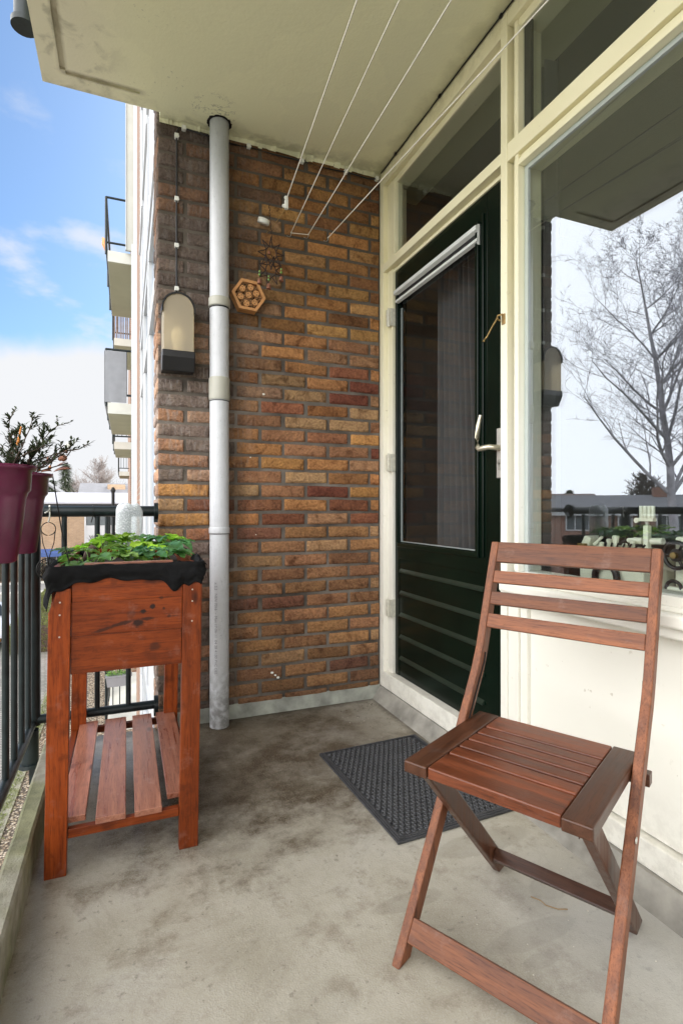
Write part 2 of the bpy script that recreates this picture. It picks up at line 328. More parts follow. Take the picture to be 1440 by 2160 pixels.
MT['slab'] = simple('painted_concrete_slab', (.55, .545, .49), .7, var=.08, vscale=3)
MT['slabunder'] = simple('slab_underside', (.46, .44, .31), .75, var=.06, vscale=2)
MT['tarp'] = simple('grey_screen_cloth', (.23, .235, .25), .7, var=.06, vscale=9)
MT['road'] = simple('asphalt', (.22, .215, .21), .9, var=.15, vscale=.6)
MT['roof'] = simple('grey_roof_tiles', (.17, .17, .18), .8, var=.12, vscale=2)
MT['flatroof'] = simple('pale_roof_sheet', (.36, .355, .38), .5, var=.08, vscale=.4)
MT['redroof'] = simple('red_roof_tiles', (.17, .12, .10), .8, var=.15, vscale=2)
MT['blue'] = simple('blue_awning_cloth', (.05, .10, .28), .6, var=.1)
MT['carpaint'] = simple('silver_white_car_paint', (.72, .75, .80), .22, .1, var=.02, coat=.8)
MT['carglass'] = simple('car_glass', (.03, .035, .04), .08, var=.05)
MT['tyre'] = simple('tyre_rubber', (.02, .02, .02), .8, var=.1)
MT['winglass'] = simple('far_window_glass', (.10, .115, .125), .12, var=.3, vscale=.8)
MT['curtain'] = simple('grey_curtain', (.12, .115, .115), .85, var=.08, vscale=20)
MT['room'] = simple('room_wall', (.14, .13, .12), .85, var=.08, vscale=3)
MT['roomfloor'] = simple('room_floor', (.10, .09, .08), .6, var=.15, vscale=3)
MT['machine'] = simple('ivory_machine_casing', (.78, .76, .62), .35, var=.04)
MT['desk'] = simple('grey_desk_top', (.22, .23, .23), .4, var=.05)
MT['plinth'] = simple('painted_plinth', (.30, .31, .27), .7, var=.35, vscale=14, bstr=.5, bscale=70)
MT['thresh'] = simple('dirty_threshold_concrete', (.30, .285, .25), .75, var=.35, vscale=11, bstr=.5, bscale=70)
MT['leaflit'] = simple('dead_leaf_crumbs', (.06, .04, .025), .9, var=.6, vscale=90)
MT['crumb'] = simple('pale_chips', (.62, .58, .5), .8, var=.2)
MT['fence'] = simple('weathered_screen_wood', (.22, .17, .15), .85, var=.3, vscale=8)
MT['stalk'] = simple('dry_stalk', (.30, .20, .10), .8, var=.2)
MT['orange'] = simple('orange_plastic', (.7, .24, .03), .5, var=.1)

def pipe_mat():
    m, nt, p = newmat('grey_pvc')
    c = coords(nt); n = noise_(nt, coords(nt, scale=(14, 14, 1.6)), 2.0, 5, .6, 1.2); n2 = noise_(nt, c, 28, 6, .6)
    pos = nt.nodes.new('ShaderNodeSeparateXYZ'); Lk(nt, c, pos.inputs[0])
    col = ramp(nt, n2, [(.3, (.53, .54, .56)), (.7, (.58, .59, .61))])
    streak = smooth(nt, M(nt, 'ABSOLUTE', M(nt, 'SUBTRACT', n, .5)), .006, .002)
    col = mixc(nt, M(nt, 'MULTIPLY', streak, .35), col, (.15, .15, .16))
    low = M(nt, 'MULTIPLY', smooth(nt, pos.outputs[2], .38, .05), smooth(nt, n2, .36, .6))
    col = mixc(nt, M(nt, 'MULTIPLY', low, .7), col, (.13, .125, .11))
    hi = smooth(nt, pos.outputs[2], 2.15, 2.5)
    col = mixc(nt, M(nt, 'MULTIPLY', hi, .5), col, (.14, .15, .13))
    Lk(nt, col, p.inputs['Base Color']); p.inputs['Roughness'].default_value = .42
    return m
MT['pipe'] = pipe_mat()
MT['pipecol'] = simple('grey_pvc_coupling', (.42, .41, .35), .45, var=.05)

def leaf_mat(name, c1, c2, back=.2, rough=.45):
    m, nt, p = newmat(name)
    c = coords(nt); n = noise_(nt, c, 22, 4); oi = N(nt, 'ShaderNodeTexCoord')
    a = nt.nodes.new('ShaderNodeAttribute'); a.attribute_name = 'bc'
    col = ramp(nt, n, [(.3, c1), (.7, c2)])
    col = mixc(nt, 1., col, a.outputs[0], 'MULTIPLY')
    Lk(nt, col, p.inputs['Base Color']); p.inputs['Roughness'].default_value = rough
    tr = nt.nodes.new('ShaderNodeBsdfTranslucent'); Lk(nt, col, tr.inputs[0])
    mx = nt.nodes.new('ShaderNodeMixShader'); mx.inputs[0].default_value = back
    Lk(nt, p.outputs[0], mx.inputs[1]); Lk(nt, tr.outputs[0], mx.inputs[2])
    Lk(nt, mx.outputs[0], nt.nodes['Material Output'].inputs[0])
    return m
MT['leaf'] = leaf_mat('strawberry_leaf', (.12, .27, .04), (.28, .50, .10), .4, .36)
MT['shrubleaf'] = leaf_mat('shrub_leaf', (.03, .045, .022), (.07, .09, .045), .15)
MT['hedge'] = leaf_mat('hedge_leaf', (.09, .12, .018), (.24, .27, .04), .2)
MT['darkhedge'] = leaf_mat('dark_hedge_leaf', (.02, .04, .015), (.05, .09, .03), .15)
MT['conifer'] = leaf_mat('conifer_needles', (.05, .065, .04), (.10, .12, .07), .1)
MT['moss'] = leaf_mat('moss_tufts', (.09, .12, .02), (.22, .26, .05), .2)

def glass_mat(name, refl=.30, tint=(.93, .96, .95)):
    m = bpy.data.materials.new(name); m.use_nodes = True; nt = m.node_tree; nt.nodes.clear()
    o = N(nt, 'ShaderNodeOutputMaterial'); g = N(nt, 'ShaderNodeBsdfGlossy'); g.inputs['Roughness'].default_value = 0.0; g.inputs['Color'].default_value = (.86, .92, 1, 1)
    t = N(nt, 'ShaderNodeBsdfTransparent'); t.inputs[0].default_value = (*tint, 1)
    ge = N(nt, 'ShaderNodeNewGeometry'); dt = nt.nodes.new('ShaderNodeVectorMath'); dt.operation = 'DOT_PRODUCT'
    Lk(nt, ge.outputs['Incoming'], dt.inputs[0]); Lk(nt, ge.outputs['Normal'], dt.inputs[1])
    fr = M(nt, 'POWER', M(nt, 'SUBTRACT', 1.0, M(nt, 'ABSOLUTE', dt.outputs['Value']), True), 5.0)
    fac = M(nt, 'ADD', M(nt, 'MULTIPLY', fr, 1.2), refl, True)      # Schlick, the same from both sides
    mx = N(nt, 'ShaderNodeMixShader'); Lk(nt, fac, mx.inputs[0]); Lk(nt, t.outputs[0], mx.inputs[1]); Lk(nt, g.outputs[0], mx.inputs[2])
    Lk(nt, mx.outputs[0], o.inputs[0]); return m
MT['glass'] = glass_mat('window_glass', .19)
MT['glass2'] = glass_mat('inner_window_glass', .05)
MT['doorglass'] = glass_mat('door_glass', .055, (.68, .7, .7))
MT['toplight'] = glass_mat('toplight_glass', .10, (.8, .83, .82))
def bottle_mat():
    m, nt, p = newmat('cloudy_clear_plastic')
    c = coords(nt); n = noise_(nt, c, 230, 3)
    p.inputs['Base Color'].default_value = (.80, .83, .86, 1); p.inputs['Roughness'].default_value = .2
    tr = N(nt, 'ShaderNodeBsdfTransparent'); tr.inputs[0].default_value = (.93, .95, .96, 1)
    mx = N(nt, 'ShaderNodeMixShader'); lw = N(nt, 'ShaderNodeLayerWeight'); lw.inputs[0].default_value = .35
    fac = M(nt, 'ADD', M(nt, 'MULTIPLY', lw.outputs[1], .6), M(nt, 'MULTIPLY', smooth(nt, n, .5, .66), .28), True)
    fac = M(nt, 'ADD', fac, .30, True)
    Lk(nt, fac, mx.inputs[0]); Lk(nt, tr.outputs[0], mx.inputs[1]); Lk(nt, p.outputs[0], mx.inputs[2])
    Lk(nt, mx.outputs[0], nt.nodes['Material Output'].inputs[0]); bump(nt, p, n, .3, .002)
    return m
MT['bottle'] = bottle_mat()
def cover_mat():
    m, nt, p = newmat('smoky_lamp_cover')
    c = coords(nt); n = noise_(nt, c, 20, 4); pos = nt.nodes.new('ShaderNodeSeparateXYZ'); Lk(nt, c, pos.inputs[0])
    p.inputs['Base Color'].default_value = (.74, .64, .48, 1); p.inputs['Roughness'].default_value = .3
    tr = N(nt, 'ShaderNodeBsdfTransparent'); tr.inputs[0].default_value = (.95, .86, .66, 1)
    tl = N(nt, 'ShaderNodeBsdfTranslucent'); tl.inputs[0].default_value = (.85, .74, .54, 1)
    a = N(nt, 'ShaderNodeMixShader'); a.inputs[0].default_value = .45; Lk(nt, p.outputs[0], a.inputs[1]); Lk(nt, tl.outputs[0], a.inputs[2])
    b = N(nt, 'ShaderNodeMixShader'); b.inputs[0].default_value = .72; Lk(nt, tr.outputs[0], b.inputs[1]); Lk(nt, a.outputs[0], b.inputs[2])
    Lk(nt, b.outputs[0], nt.nodes['Material Output'].inputs[0]); return m
MT['cover'] = cover_mat()
def pave_mat():
    m, nt, p = newmat('clinker_paving')
    t = N(nt, 'ShaderNodeTexCoord')
    b = nt.nodes.new('ShaderNodeTexBrick'); Lk(nt, coords(nt, rot=(0, 0, R(38))), b.inputs['Vector'])
    b.inputs['Color1'].default_value = (.33, .31, .285, 1); b.inputs['Color2'].default_value = (.26, .24, .225, 1); b.inputs['Mortar'].default_value = (.06, .06, .05, 1)
    b.inputs['Scale'].default_value = 1; b.inputs['Brick Width'].default_value = .21; b.inputs['Row Height'].default_value = .105; b.inputs['Mortar Size'].default_value = .008
    n = noise_(nt, t.outputs['Object'], .5, 5)
    Lk(nt, mixc(nt, 1., b.outputs[0], ramp(nt, n, [(.3, (.8, .85, .78)), (.7, (1.25, 1.22, 1.2))]), 'MULTIPLY'), p.inputs['Base Color']); p.inputs['Roughness'].default_value = .7
    return m
MT['pave'] = pave_mat()
def gravel_mat():
    m, nt, p = newmat('pale_gravel')
    c = coords(nt); v = nt.nodes.new('ShaderNodeTexVoronoi'); v.inputs['Scale'].default_value = 22; Lk(nt, c, v.inputs['Vector'])
    s = nt.nodes.new('ShaderNodeSeparateColor'); Lk(nt, v.outputs['Color'], s.inputs[0])
    col = ramp(nt, s.outputs[0], [(0, (.22, .16, .10)), (.5, (.42, .33, .22)), (1, (.62, .55, .43))])
    col = mixc(nt, smooth(nt, v.outputs['Distance'], .35, .65), col, (.09, .07, .05))
    Lk(nt, col, p.inputs['Base Color']); p.inputs['Roughness'].default_value = .8
    bump(nt, p, M(nt, 'SUBTRACT', 1, v.outputs['Distance']), 1, .03); return m
MT['gravel'] = gravel_mat()
MT['grass'] = simple('verge_grass', (.13, .16, .06), .9, var=.4, vscale=5)
MT['earth'] = simple('bed_earth', (.16, .10, .065), .95, var=.4, vscale=5)

# ------------------------------------------------------------------ helpers
def fill(me, col=None):
    return me
class MB:
    def __init__(s): s.v = []; s.f = []; s.c = []; s.sm = []
    def add(s, vs, fs, col=None, smooth=False):
        o = len(s.v); s.v += [tuple(v) for v in vs]
        for f in fs: s.f.append(tuple(i+o for i in f)); s.c.append(col); s.sm.append(smooth)
    def box(s, a, b, col=None):
        x0, y0, z0 = [min(p, q) for p, q in zip(a, b)]; x1, y1, z1 = [max(p, q) for p, q in zip(a, b)]
        s.add([(x0,y0,z0),(x1,y0,z0),(x1,y1,z0),(x0,y1,z0),(x0,y0,z1),(x1,y0,z1),(x1,y1,z1),(x0,y1,z1)],
              [(3,2,1,0),(4,5,6,7),(0,1,5,4),(1,2,6,5),(2,3,7,6),(3,0,4,7)], col)
    def tube(s, pts, r, n=8, col=None, caps=True, r2=None):
        pts = [Vector(p) for p in pts]; rings = []; up = None
        for i, p in enumerate(pts):
            t = (pts[min(i+1, len(pts)-1)]-pts[max(i-1, 0)]).normalized()
            if up is None: up = Vector((0, 0, 1)) if abs(t.z) < .9 else Vector((1, 0, 0))
            a = t.cross(up).normalized(); b = t.cross(a).normalized(); up = -b if False else up
            rr = r if r2 is None else r+(r2-r)*i/max(1, len(pts)-1)
            if isinstance(r, (list, tuple)): rr = r[i]
            rings.append([p+(a*math.cos(2*PI*k/n)+b*math.sin(2*PI*k/n))*rr for k in range(n)])
        vs = [v for q in rings for v in q]; fs = []
        for i in range(len(pts)-1):
            for k in range(n): fs.append((i*n+k, i*n+(k+1) % n, (i+1)*n+(k+1) % n, (i+1)*n+k))
        s.add(vs, fs, col, True)
        if caps:
            s.add(rings[0], [tuple(range(n))[::-1]], col); s.add(rings[-1], [tuple(range(n))], col)
    def lathe(s, prof, c=(0, 0, 0), n=24, col=None, caps=True, sx=1, sy=1):
        vs = []; fs = []
        for r, z in prof:
            for k in range(n): a = 2*PI*k/n; vs.append((c[0]+r*math.cos(a)*sx, c[1]+r*math.sin(a)*sy, c[2]+z))
        for i in range(len(prof)-1):
            for k in range(n): fs.append((i*n+k, i*n+(k+1) % n, (i+1)*n+(k+1) % n, (i+1)*n+k))
        s.add(vs, fs, col, True)
        if caps:
            s.add(vs[:n], [tuple(range(n))[::-1]], col); s.add(vs[-n:], [tuple(range(n))], col)
    def prism(s, poly, axis, a, b, col=None):
        """poly: 2D points; axis 0/1/2: extrusion axis"""
        def mk(p, t):
            q = list(p); q.insert(axis, t); return tuple(q)
        n = len(poly); vs = [mk(p, a) for p in poly]+[mk(p, b) for p in poly]
        fs = [tuple(range(n)), tuple(range(n, 2*n))[::-1]]+[(i, i+n, (i+1) % n+n, (i+1) % n) for i in range(n)]
        s.add(vs, fs, col)
    def build(s, name, m, parent=None, bevel=0, seg=2, attr=False, weld=False):
        me = bpy.data.meshes.new(name); me.from_pydata(s.v, [], s.f)
        for p, q in zip(me.polygons, s.sm): p.use_smooth = q
        if attr:
            at = me.color_attributes.new('bc', 'FLOAT_COLOR', 'CORNER'); i = 0
            buf = []
            for f, c in zip(s.f, s.c): buf += list((*(c or (1, 1, 1)), 1))*len(f)
            at.data.foreach_set('color', buf)
        bm = bmesh.new(); bm.from_mesh(me)
        if weld or bevel: bmesh.ops.remove_doubles(bm, verts=bm.verts, dist=1e-5)
        bmesh.ops.recalc_face_normals(bm, faces=bm.faces) if not attr else None
        bm.to_mesh(me); bm.free()
        me.materials.append(m if not isinstance(m, str) else MT[m])
        o = bpy.data.objects.new(name, me); COL.objects.link(o)
        if parent: o.parent = parent
        if bevel:
            b = o.modifiers.new('b', 'BEVEL'); b.width = bevel; b.segments = seg; b.limit_method = 'ANGLE'; b.angle_limit = R(40); b.harden_normals = False
        return o
def tag(o, label=None, cat=None, group=None, kind=None):
    if label: o['label'] = label
    if cat: o['category'] = cat
    if group: o['group'] = group
    if kind: o['kind'] = kind
    return o
def empty(name, loc=(0, 0, 0), rz=0, label=None, cat=None, group=None, kind=None):
    o = bpy.data.objects.new(name, None); COL.objects.link(o); o.location = loc; o.rotation_euler = (0, 0, rz); o.empty_display_size = .05
    return tag(o, label, cat, group, kind)
def box(name, a, b, m, parent=None, bevel=0, seg=2):
    q = MB(); q.box(a, b); return q.build(name, m, parent, bevel, seg)
def board(name, p0, p1, wdir, w, t, m, parent=None, bevel=.002):
    """board from p0 to p1 (centre line); wdir: direction of its width w; t: thickness. Local X = length."""
    p0 = Vector(p0); p1 = Vector(p1); x = (p1-p0); L = x.length; x.normalize(); y = Vector(wdir); y = (y-x*y.dot(x)).normalized(); z = x.cross(y)
    q = MB(); q.box((-L/2, -w/2, -t/2), (L/2, w/2, t/2)); o = q.build(name, m, parent, bevel)
    mt = Matrix((x, y, z)).transposed().to_4x4(); mt.translation = (p0+p1)/2; o.matrix_local = mt
    return o
def polyboard(name, poly, y0, y1, m, parent, bevel=.002):
    """outline in the local XZ plane of parent, extruded in Y; keeps a Z-long grain by turning the object"""
    q = MB(); # local X = parent Z, local Z = -parent X
    q.prism([(z, -x) for x, z in poly], 1, y0, y1)
    # prism with axis 1 -> (z, y, -x)
    o = q.build(name, m, parent, bevel); o.rotation_euler = (0, R(-90), 0); return o

# ================================================================== SETTING (structure)
XF, YW = 1.171, 2.392
YB = -2.2     # the far side of the balcony behind the camera
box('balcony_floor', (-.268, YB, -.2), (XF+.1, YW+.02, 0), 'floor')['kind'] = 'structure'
q = MB(); n = 60
rows = []
for i in range(n+1):
    y = YB+(YW+.02-YB)*i/n; w1 = noise.noise((y*6, 1, 0))*.003; w2 = noise.noise((y*6, 5, 0))*.003
    rows.append([(-.221+w1, y, .0), (-.221+w1*.5, y, .1), (-.227+w1, y, .107), (-.262+w2, y, .108), (-.270+w2, y, .1), (-.270, y, -.205)])
vs = [v for r in rows for v in r]; fs = [(i*6+k, (i+1)*6+k, (i+1)*6+k+1, i*6+k+1) for i in range(n) for k in range(5)]
q.add(vs, fs, None, False); q.add(rows[0], [tuple(range(6))]); q.add(rows[-1], [tuple(range(6))[::-1]])
q.build('kerb', 'kerb')['kind'] = 'structure'

# slab above, with rim groove
q = MB()
q.box((-.301, YB, 2.60), (-.232, 2.352, 2.79)); q.box((-.232, YB, 2.608), (-.214, 2.262, 2.79)); q.box((-.232, 2.262, 2.60), (-.214, 2.352, 2.79))
q.box((-.214, 2.282, 2.60), (XF+.3, 2.352, 2.79)); q.box((-.214, 2.262, 2.608), (.05, 2.282, 2.79)); q.box((.05, 2.262, 2.60), (XF+.3, 2.282, 2.79)); q.box((-.214, YB, 2.60), (XF+.3, 2.262, 2.79))
q.box((.131, 2.3525, 2.60), (XF+.3, YW+.25, 2.79))
q.build('balcony_ceiling', 'ceil')['kind'] = 'structure'
# cracks and plaster edge at the ceiling / wall joint
q = MB(); x = .13
while x < XF:
    w = rnd.uniform(.012, .045); d = rnd.uniform(.004, .018)
    q.add([(x, YW-.001, 2.6015), (x+w, YW-.001, 2.6015), (x+w, YW-.006-d, 2.5985), (x, YW-.004-d*rnd.random(), 2.5985), (x, YW+.0, 2.588-d*.6), (x+w, YW, 2.588-d*.7)], [(0, 1, 2, 3), (3, 2, 5, 4)])
    x += w
cr = q.build('plaster_edge', 'ceil'); tag(cr, 'ragged plaster seam where the cream ceiling meets the brick wall', 'plaster seam')

# ================================================================== BRICK WALL with modelled bricks
HB, CO = .1101, .0643
def brick_colour(x, z, r):
    pal_hi = [(.31, .165, .07), (.36, .205, .085), (.28, .145, .065), (.33, .165, .07), (.20, .10, .05), (.37, .21, .095)]
    pal_mid = [(.38, .19, .085), (.42, .22, .09), (.35, .165, .075), (.31, .175, .10), (.15, .055, .038), (.24, .10, .06), (.29, .15, .085), (.35, .22, .12), (.34, .17, .08), (.28, .13, .075)]
    pal_lo = [(.31, .17, .09), (.29, .155, .085), (.34, .185, .09), (.27, .14, .08), (.19, .09, .06), (.33, .20, .11), (.30, .16, .08)]
    pal_grey = [(.20, .15, .125), (.24, .18, .15), (.17, .13, .11), (.30, .19, .13), (.33, .18, .11)]
    if x < .36: c = r.choice(pal_grey if z > 1.05 or z < .75 else pal_mid)
    elif z > 1.75: c = r.choice(pal_hi)
    elif z > .85: c = r.choice(pal_mid)
    else: c = r.choice(pal_lo)
    if .36 < x < .62 and r.random() < .5 and z > 1.3: c = tuple(.6*a+.4*b for a, b in zip(c, r.choice(pal_grey)))
    k = r.uniform(.72, 1.22); g = sum(c)/3; return tuple(max(.01, (g+(a-g)*1.06)*k) for a in c)
def brick_face(q, x0, x1, z0, z1, col, r, P):
    """rounded cushion with worn edges; P(u, z, d) maps to world, d = outward distance"""
    nx, nz = 12, 6; vs = []; ph = r.uniform(0, 99)
    skew = r.uniform(-.0025, .0025); dep = r.uniform(.003, .0075)
    for j in range(nz+1):
        for i in range(nx+1):
            u = i/nx; v = j/nz
            # edge spacing: denser at borders
            U = .5-.5*math.cos(PI*u); V = .5-.5*math.cos(PI*v)
            x = x0+(x1-x0)*U; z = z0+(z1-z0)*V+skew*(U-.5)*2
            border = i in (0, nx) or j in (0, nz)
            e = noise.noise((x*45+ph, z*45, ph))*.0028
            if i == 0: x += abs(e)+.001
            if i == nx: x -= abs(e)+.001
            if j == 0: z += e
            if j == nz: z += e
            # round the corners in plan
            if i in (0, nx) and j in (0, nz):
                x += .0022*(1 if i == 0 else -1); z += .0022*(1 if j == 0 else -1)
            d = -.004 if border else dep+noise.noise((x*25+ph, z*25, 3))*.0011+noise.noise((x*70, z*70, ph))*.0012
            if (i in (1, nx-1) or j in (1, nz-1)) and not border: d -= .0015
            vs.append(P(x, z, d))
    fs = [(j*(nx+1)+i, j*(nx+1)+i+1, (j+1)*(nx+1)+i+1, (j+1)*(nx+1)+i) for j in range(nz) for i in range(nx)]
    q.add(vs, fs, col, True)
wall = empty('brick_wall', (0, 0, 0), 0, 'brown and ochre brick end wall carrying the lamp and drain pipe', 'brick wall')
q = MB(); r = random.Random(11)
for k in range(0, 41):
    z0 = .022+CO*k+.0055; z1 = z0+CO-.0112
    if z1 > 2.60: z1 = 2.597
    if z0 < .055: z0 = .055
    if z1-z0 < .015: continue
    js = [0, 1, 3, 5, 7, 9, 9.5] if k % 2 == 0 else [0, 2, 4, 6, 8, 9.5]
    for a, b in zip(js[:-1], js[1:]):
        x0 = .125+a*HB+(.0055 if a else .0); x1 = .125+b*HB-.0055
        x0 += r.uniform(-.003, .003) if a else 0; x1 += r.uniform(-.003, .003)
        brick_face(q, x0, min(x1, 1.175), z0+r.uniform(-.001, .001), z1+r.uniform(-.001, .001), brick_colour((x0+x1)/2, z0, r), r, lambda u, z, d: (u, YW-d, z))
# outer return of the pier (faces -X)
for k in range(-70, 130):
    z0 = .022+CO*k+.0055; z1 = z0+CO-.0112
    js = [0, 2, 2.4] if k % 2 == 0 else [0, 1, 2.4]
    for a, b in zip(js[:-1], js[1:]):
        c = brick_colour(.2, 1.2, r); c = tuple(min(1, v*1.5+.05) for v in c)
        if -.3 < z0 < 2.8 or True:
            brick_face(q, YW+a*HB+(.0055 if a else 0), YW+b*HB-.0055, z0, z1, c, r, lambda u, z, d: (.125-d, u, z))
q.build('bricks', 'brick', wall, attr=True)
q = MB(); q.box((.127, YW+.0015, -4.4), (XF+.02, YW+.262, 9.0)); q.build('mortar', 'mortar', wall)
q = MB(); x = .128      # painted skirting strip at the foot of the wall
pts = []
nx = 60
for i in range(nx+1):
    x = .128+(XF-.128)*i/nx; w = noise.noise((x*9, 0, 0))*.002; t = noise.noise((x*14, 3, 0))*.003
    pts.append([(x, YW, .063+t), (x, YW-.007+w, .060+t), (x, YW-.013+w, .0)])
vs = [v for p in pts for v in p]; q.add(vs, [(i*3+k, (i+1)*3+k, (i+1)*3+k+1, i*3+k+1) for i in range(nx) for k in range(2)])
q.build('skirting', 'plinth', wall)

# the matching wall behind the camera
q = MB(); q.box((.12, YB-.26, -4.4), (XF+.3, YB, 9.0)); tag(q.build('brick_wall', 'fbrick'), 'plain brick end wall at the near end of the balcony', 'brick wall')

# dark threshold strip under the door
q = MB(); q.prism([(XF-.045, 0), (XF+.05, 0), (XF+.05, .062), (XF-.004, .060), (XF-.03, .02)], 1, YB, YW-.012)
q.build('threshold', 'thresh')['kind'] = 'structure'

# ================================================================== FACADE: window frame, door
fac = empty('balcony_facade', (XF, 1.4, 0), 0, 'cream painted timber front with green door, toplights and large window', 'window wall')
inv = Matrix.Translation((-XF, -1.4, 0))
def ploc(o):  # parts are written in world coordinates
    if o.parent is None: return o
    o.matrix_parent_inverse = Matrix.Identity(4); o.location = Vector(o.location)+Vector((-XF, -1.4, 0)); return o
def fbox(name, a, b, m, par=None, bevel=.0025):
    o = box(name, a, b, m, par or fac, bevel)
    if (par or fac) is fac: ploc(o)
    return o
X0 = XF
CZ = 2.598
# main frame: jamb, posts, head, transom, lower rail (butted)
fbox('jamb', (X0, 2.351, .062), (X0+.10, YW-.003, CZ), 'cream')
fbox('jamb', (X0+.022, 2.296, .14), (X0+.10, 2.3505, CZ-.07), 'cream')
fbox('post', (X0-.001, 1.433, .062), (X0+.10, 1.4655, CZ), 'cream')
fbox('head', (X0+.0005, 1.466, CZ-.070), (X0+.10, 2.350, CZ), 'cream')
fbox('head', (X0+.024, 1.466, CZ-.100), (X0+.10, 2.2955, CZ-.0705), 'cream')
fbox('transom', (X0+.0005, 1.466, 2.100), (X0+.10, 2.350, 2.140), 'cream')
fbox('transom', (X0+.030, 1.466, 2.083), (X0+.10, 2.2955, 2.0995), 'cream')
fbox('door_sill', (X0+.0005, 1.466, .062), (X0+.10, 2.350, .1385), 'cream')
# toplight beads above the door
fbox('glazing_bead', (X0+.012, 2.255, 2.1405), (X0+.06, 2.2955, CZ-.1005), 'cream')
fbox('glazing_bead', (X0+.013, 1.4665, 2.1405), (X0+.06, 2.2545, 2.152), 'cream', bevel=.001)
# window part: head, beads, transom, sill
WY0 = -1.2
fbox('head', (X0+.0005, WY0, CZ-.055), (X0+.10, 1.4325, CZ), 'cream')
fbox('head', (X0+.018, WY0, CZ-.088), (X0+.10, 1.400, CZ-.0555), 'cream')
fbox('casement_stile', (X0+.015, 1.4005, .735), (X0+.10, 1.416, CZ-.056), 'cream', bevel=.001)
fbox('casement_stile', (X0+.004, 1.384, .735), (X0+.10, 1.400, CZ-.0885), 'cream', bevel=.002)
fbox('transom', (X0-.0005, WY0, 2.090), (X0+.10, 1.4325, 2.150), 'cream')
fbox('transom', (X0+.016, WY0, 2.072), (X0+.10, 1.3995, 2.0895), 'cream', bevel=.001)
fbox('transom', (X0+.004, WY0, 2.052), (X0+.10, 1.3835, 2.0715), 'cream', bevel=.002)
fbox('corner_post', (X0-.001, WY0-.10, .062), (X0+.10, WY0-.0005, CZ), 'cream')
fbox('bottom_rail', (X0+.005, WY0, .700), (X0+.10, 1.400, .7345), 'cream')
fbox('window_sill', (X0-.036, WY0, .668), (X0+.05, 1.4325, .6995), 'cream', bevel=.006)
fbox('window_sill', (X0-.018, WY0, .640), (X0+.05, 1.4325, .6675), 'cream', bevel=.005)
fbox('sill_flashing', (X0-.006, WY0, .7), (X0+.004, 1.4, .7125), 'panel', bevel=.002)
fbox('lower_stile', (X0+.004, 1.384, .062), (X0+.10, 1.4325, .6395), 'cream')
fbox('lower_stile', (X0+.012, 1.352, .130), (X0+.10, 1.3835, .6395), 'cream')
fbox('wall_panel', (X0+.026, WY0, .135), (X0+.09, 1.3515, .6395), 'panel', bevel=0)
fbox('baseboard', (X0+.004, WY0, .062), (X0+.09, 1.3835, .1295), 'panel', bevel=.004)
# panes (double glazing, so reflections double faintly)
def pane(name, x, y0, y1, z0, z1, m, par=None):
    q = MB(); q.add([(x, y0, z0), (x, y1, z0), (x, y1, z1), (x, y0, z1)], [(0, 1, 2, 3)])
    o = q.build(name, m, par or fac)
    if (par or fac) is fac: ploc(o)
    return o
pane('window_pane', X0+.026, WY0, 1.3845, .7, 2.06, 'glass'); pane('window_pane', X0+.042, WY0, 1.3845, .7, 2.06, 'glass2')
pane('toplight_pane', X0+.026, WY0, 1.3995, 2.13, CZ-.06, 'toplight'); pane('toplight_pane', X0+.042, WY0, 1.3995, 2.13, CZ-.06, 'glass2')
pane('toplight_pane', X0+.032, 1.466, 2.2955, 2.135, CZ-.08, 'toplight')
# dark spacer bars inside the glazing
fbox('spacer', (X0+.030, 1.368, .7345), (X0+.040, 1.3835, 2.051), 'alu', bevel=0)
fbox('spacer', (X0+.030, 1.3835-.03, 2.16), (X0+.040, 1.3995, CZ-.0885), 'dark', bevel=0)
fbox('spacer', (X0+.030, WY0, 2.038), (X0+.040, 1.3675, 2.0515), 'alu', bevel=0)

# door
dX = X0+.036
door = empty('door', (0, 0, 0)); door.parent = fac
def dbox(name, a, b, m, bevel=.0025, par=None):
    o = box(name, a, b, m, par or door, bevel)
    o.location = (-XF, -1.4, 0); return o
y1, y0 = 2.294, 1.4675
q = MB()
gy1, gy0, gz0, gz1 = 2.255, 1.640, .780, 1.985
q.box((dX, gy1, .14), (dX+.04, y1, 2.082)); q.box((dX, y0, .14), (dX+.04, gy0-.055, 2.082)); q.box((dX, gy0-.055, gz1), (dX+.04, gy1, 2.082))
q.box((dX, gy0-.055, .70), (dX+.04, gy1, gz0)); q.box((dX+.003, gy0-.055, .14), (dX+.04, gy1, .70))
q.box((dX, gy0-.055, gz0), (dX+.04, gy0, gz1))
leafo = q.build('leaf', 'green', door, .002); leafo.location = (-XF, -1.4, 0)
# raised bead round the glass
q = MB()
for a, b in (((dX-.010, gy0-.012, gz0-.02), (dX, gy0+.006, gz1+.012)), ((dX-.007, gy0-.040, gz0-.02), (dX, gy0-.030, gz1+.03)), ((dX-.008, gy0-.012, gz0-.024), (dX, gy1+.008, gz0-.004)), ((dX-.010, gy1, gz0-.004), (dX, gy1+.010, gz1))):
    q.box(a, b)
o = q.build('glazing_bead', 'green', door, .003, 3); o.location = (-XF, -1.4, 0)
# kick board grooves
q = MB()
for zg in (.645, .541, .437, .333, .231):
    q.prism([(dX+.003, zg+.008), (dX-.006, zg-.003), (dX-.006, zg-.010), (dX+.003, zg-.008)], 1, gy0-.035, gy1-.012)
o = q.build('kick_ridges', 'greengroove', door); o.location = (-XF, -1.4, 0)
dp = pane('door_pane', dX+.008, gy0, gy1, gz0, gz1, 'doorglass', door); dp.location = (-XF, -1.4, 0)
dbox('pane_edge', (dX+.010, gy1-.012, gz0), (dX+.014, gy1, gz1-.09), 'alu', 0)
dbox('pane_edge', (dX+.010, gy0, gz0), (dX+.014, gy1-.0125, gz0+.004), 'alu', 0)
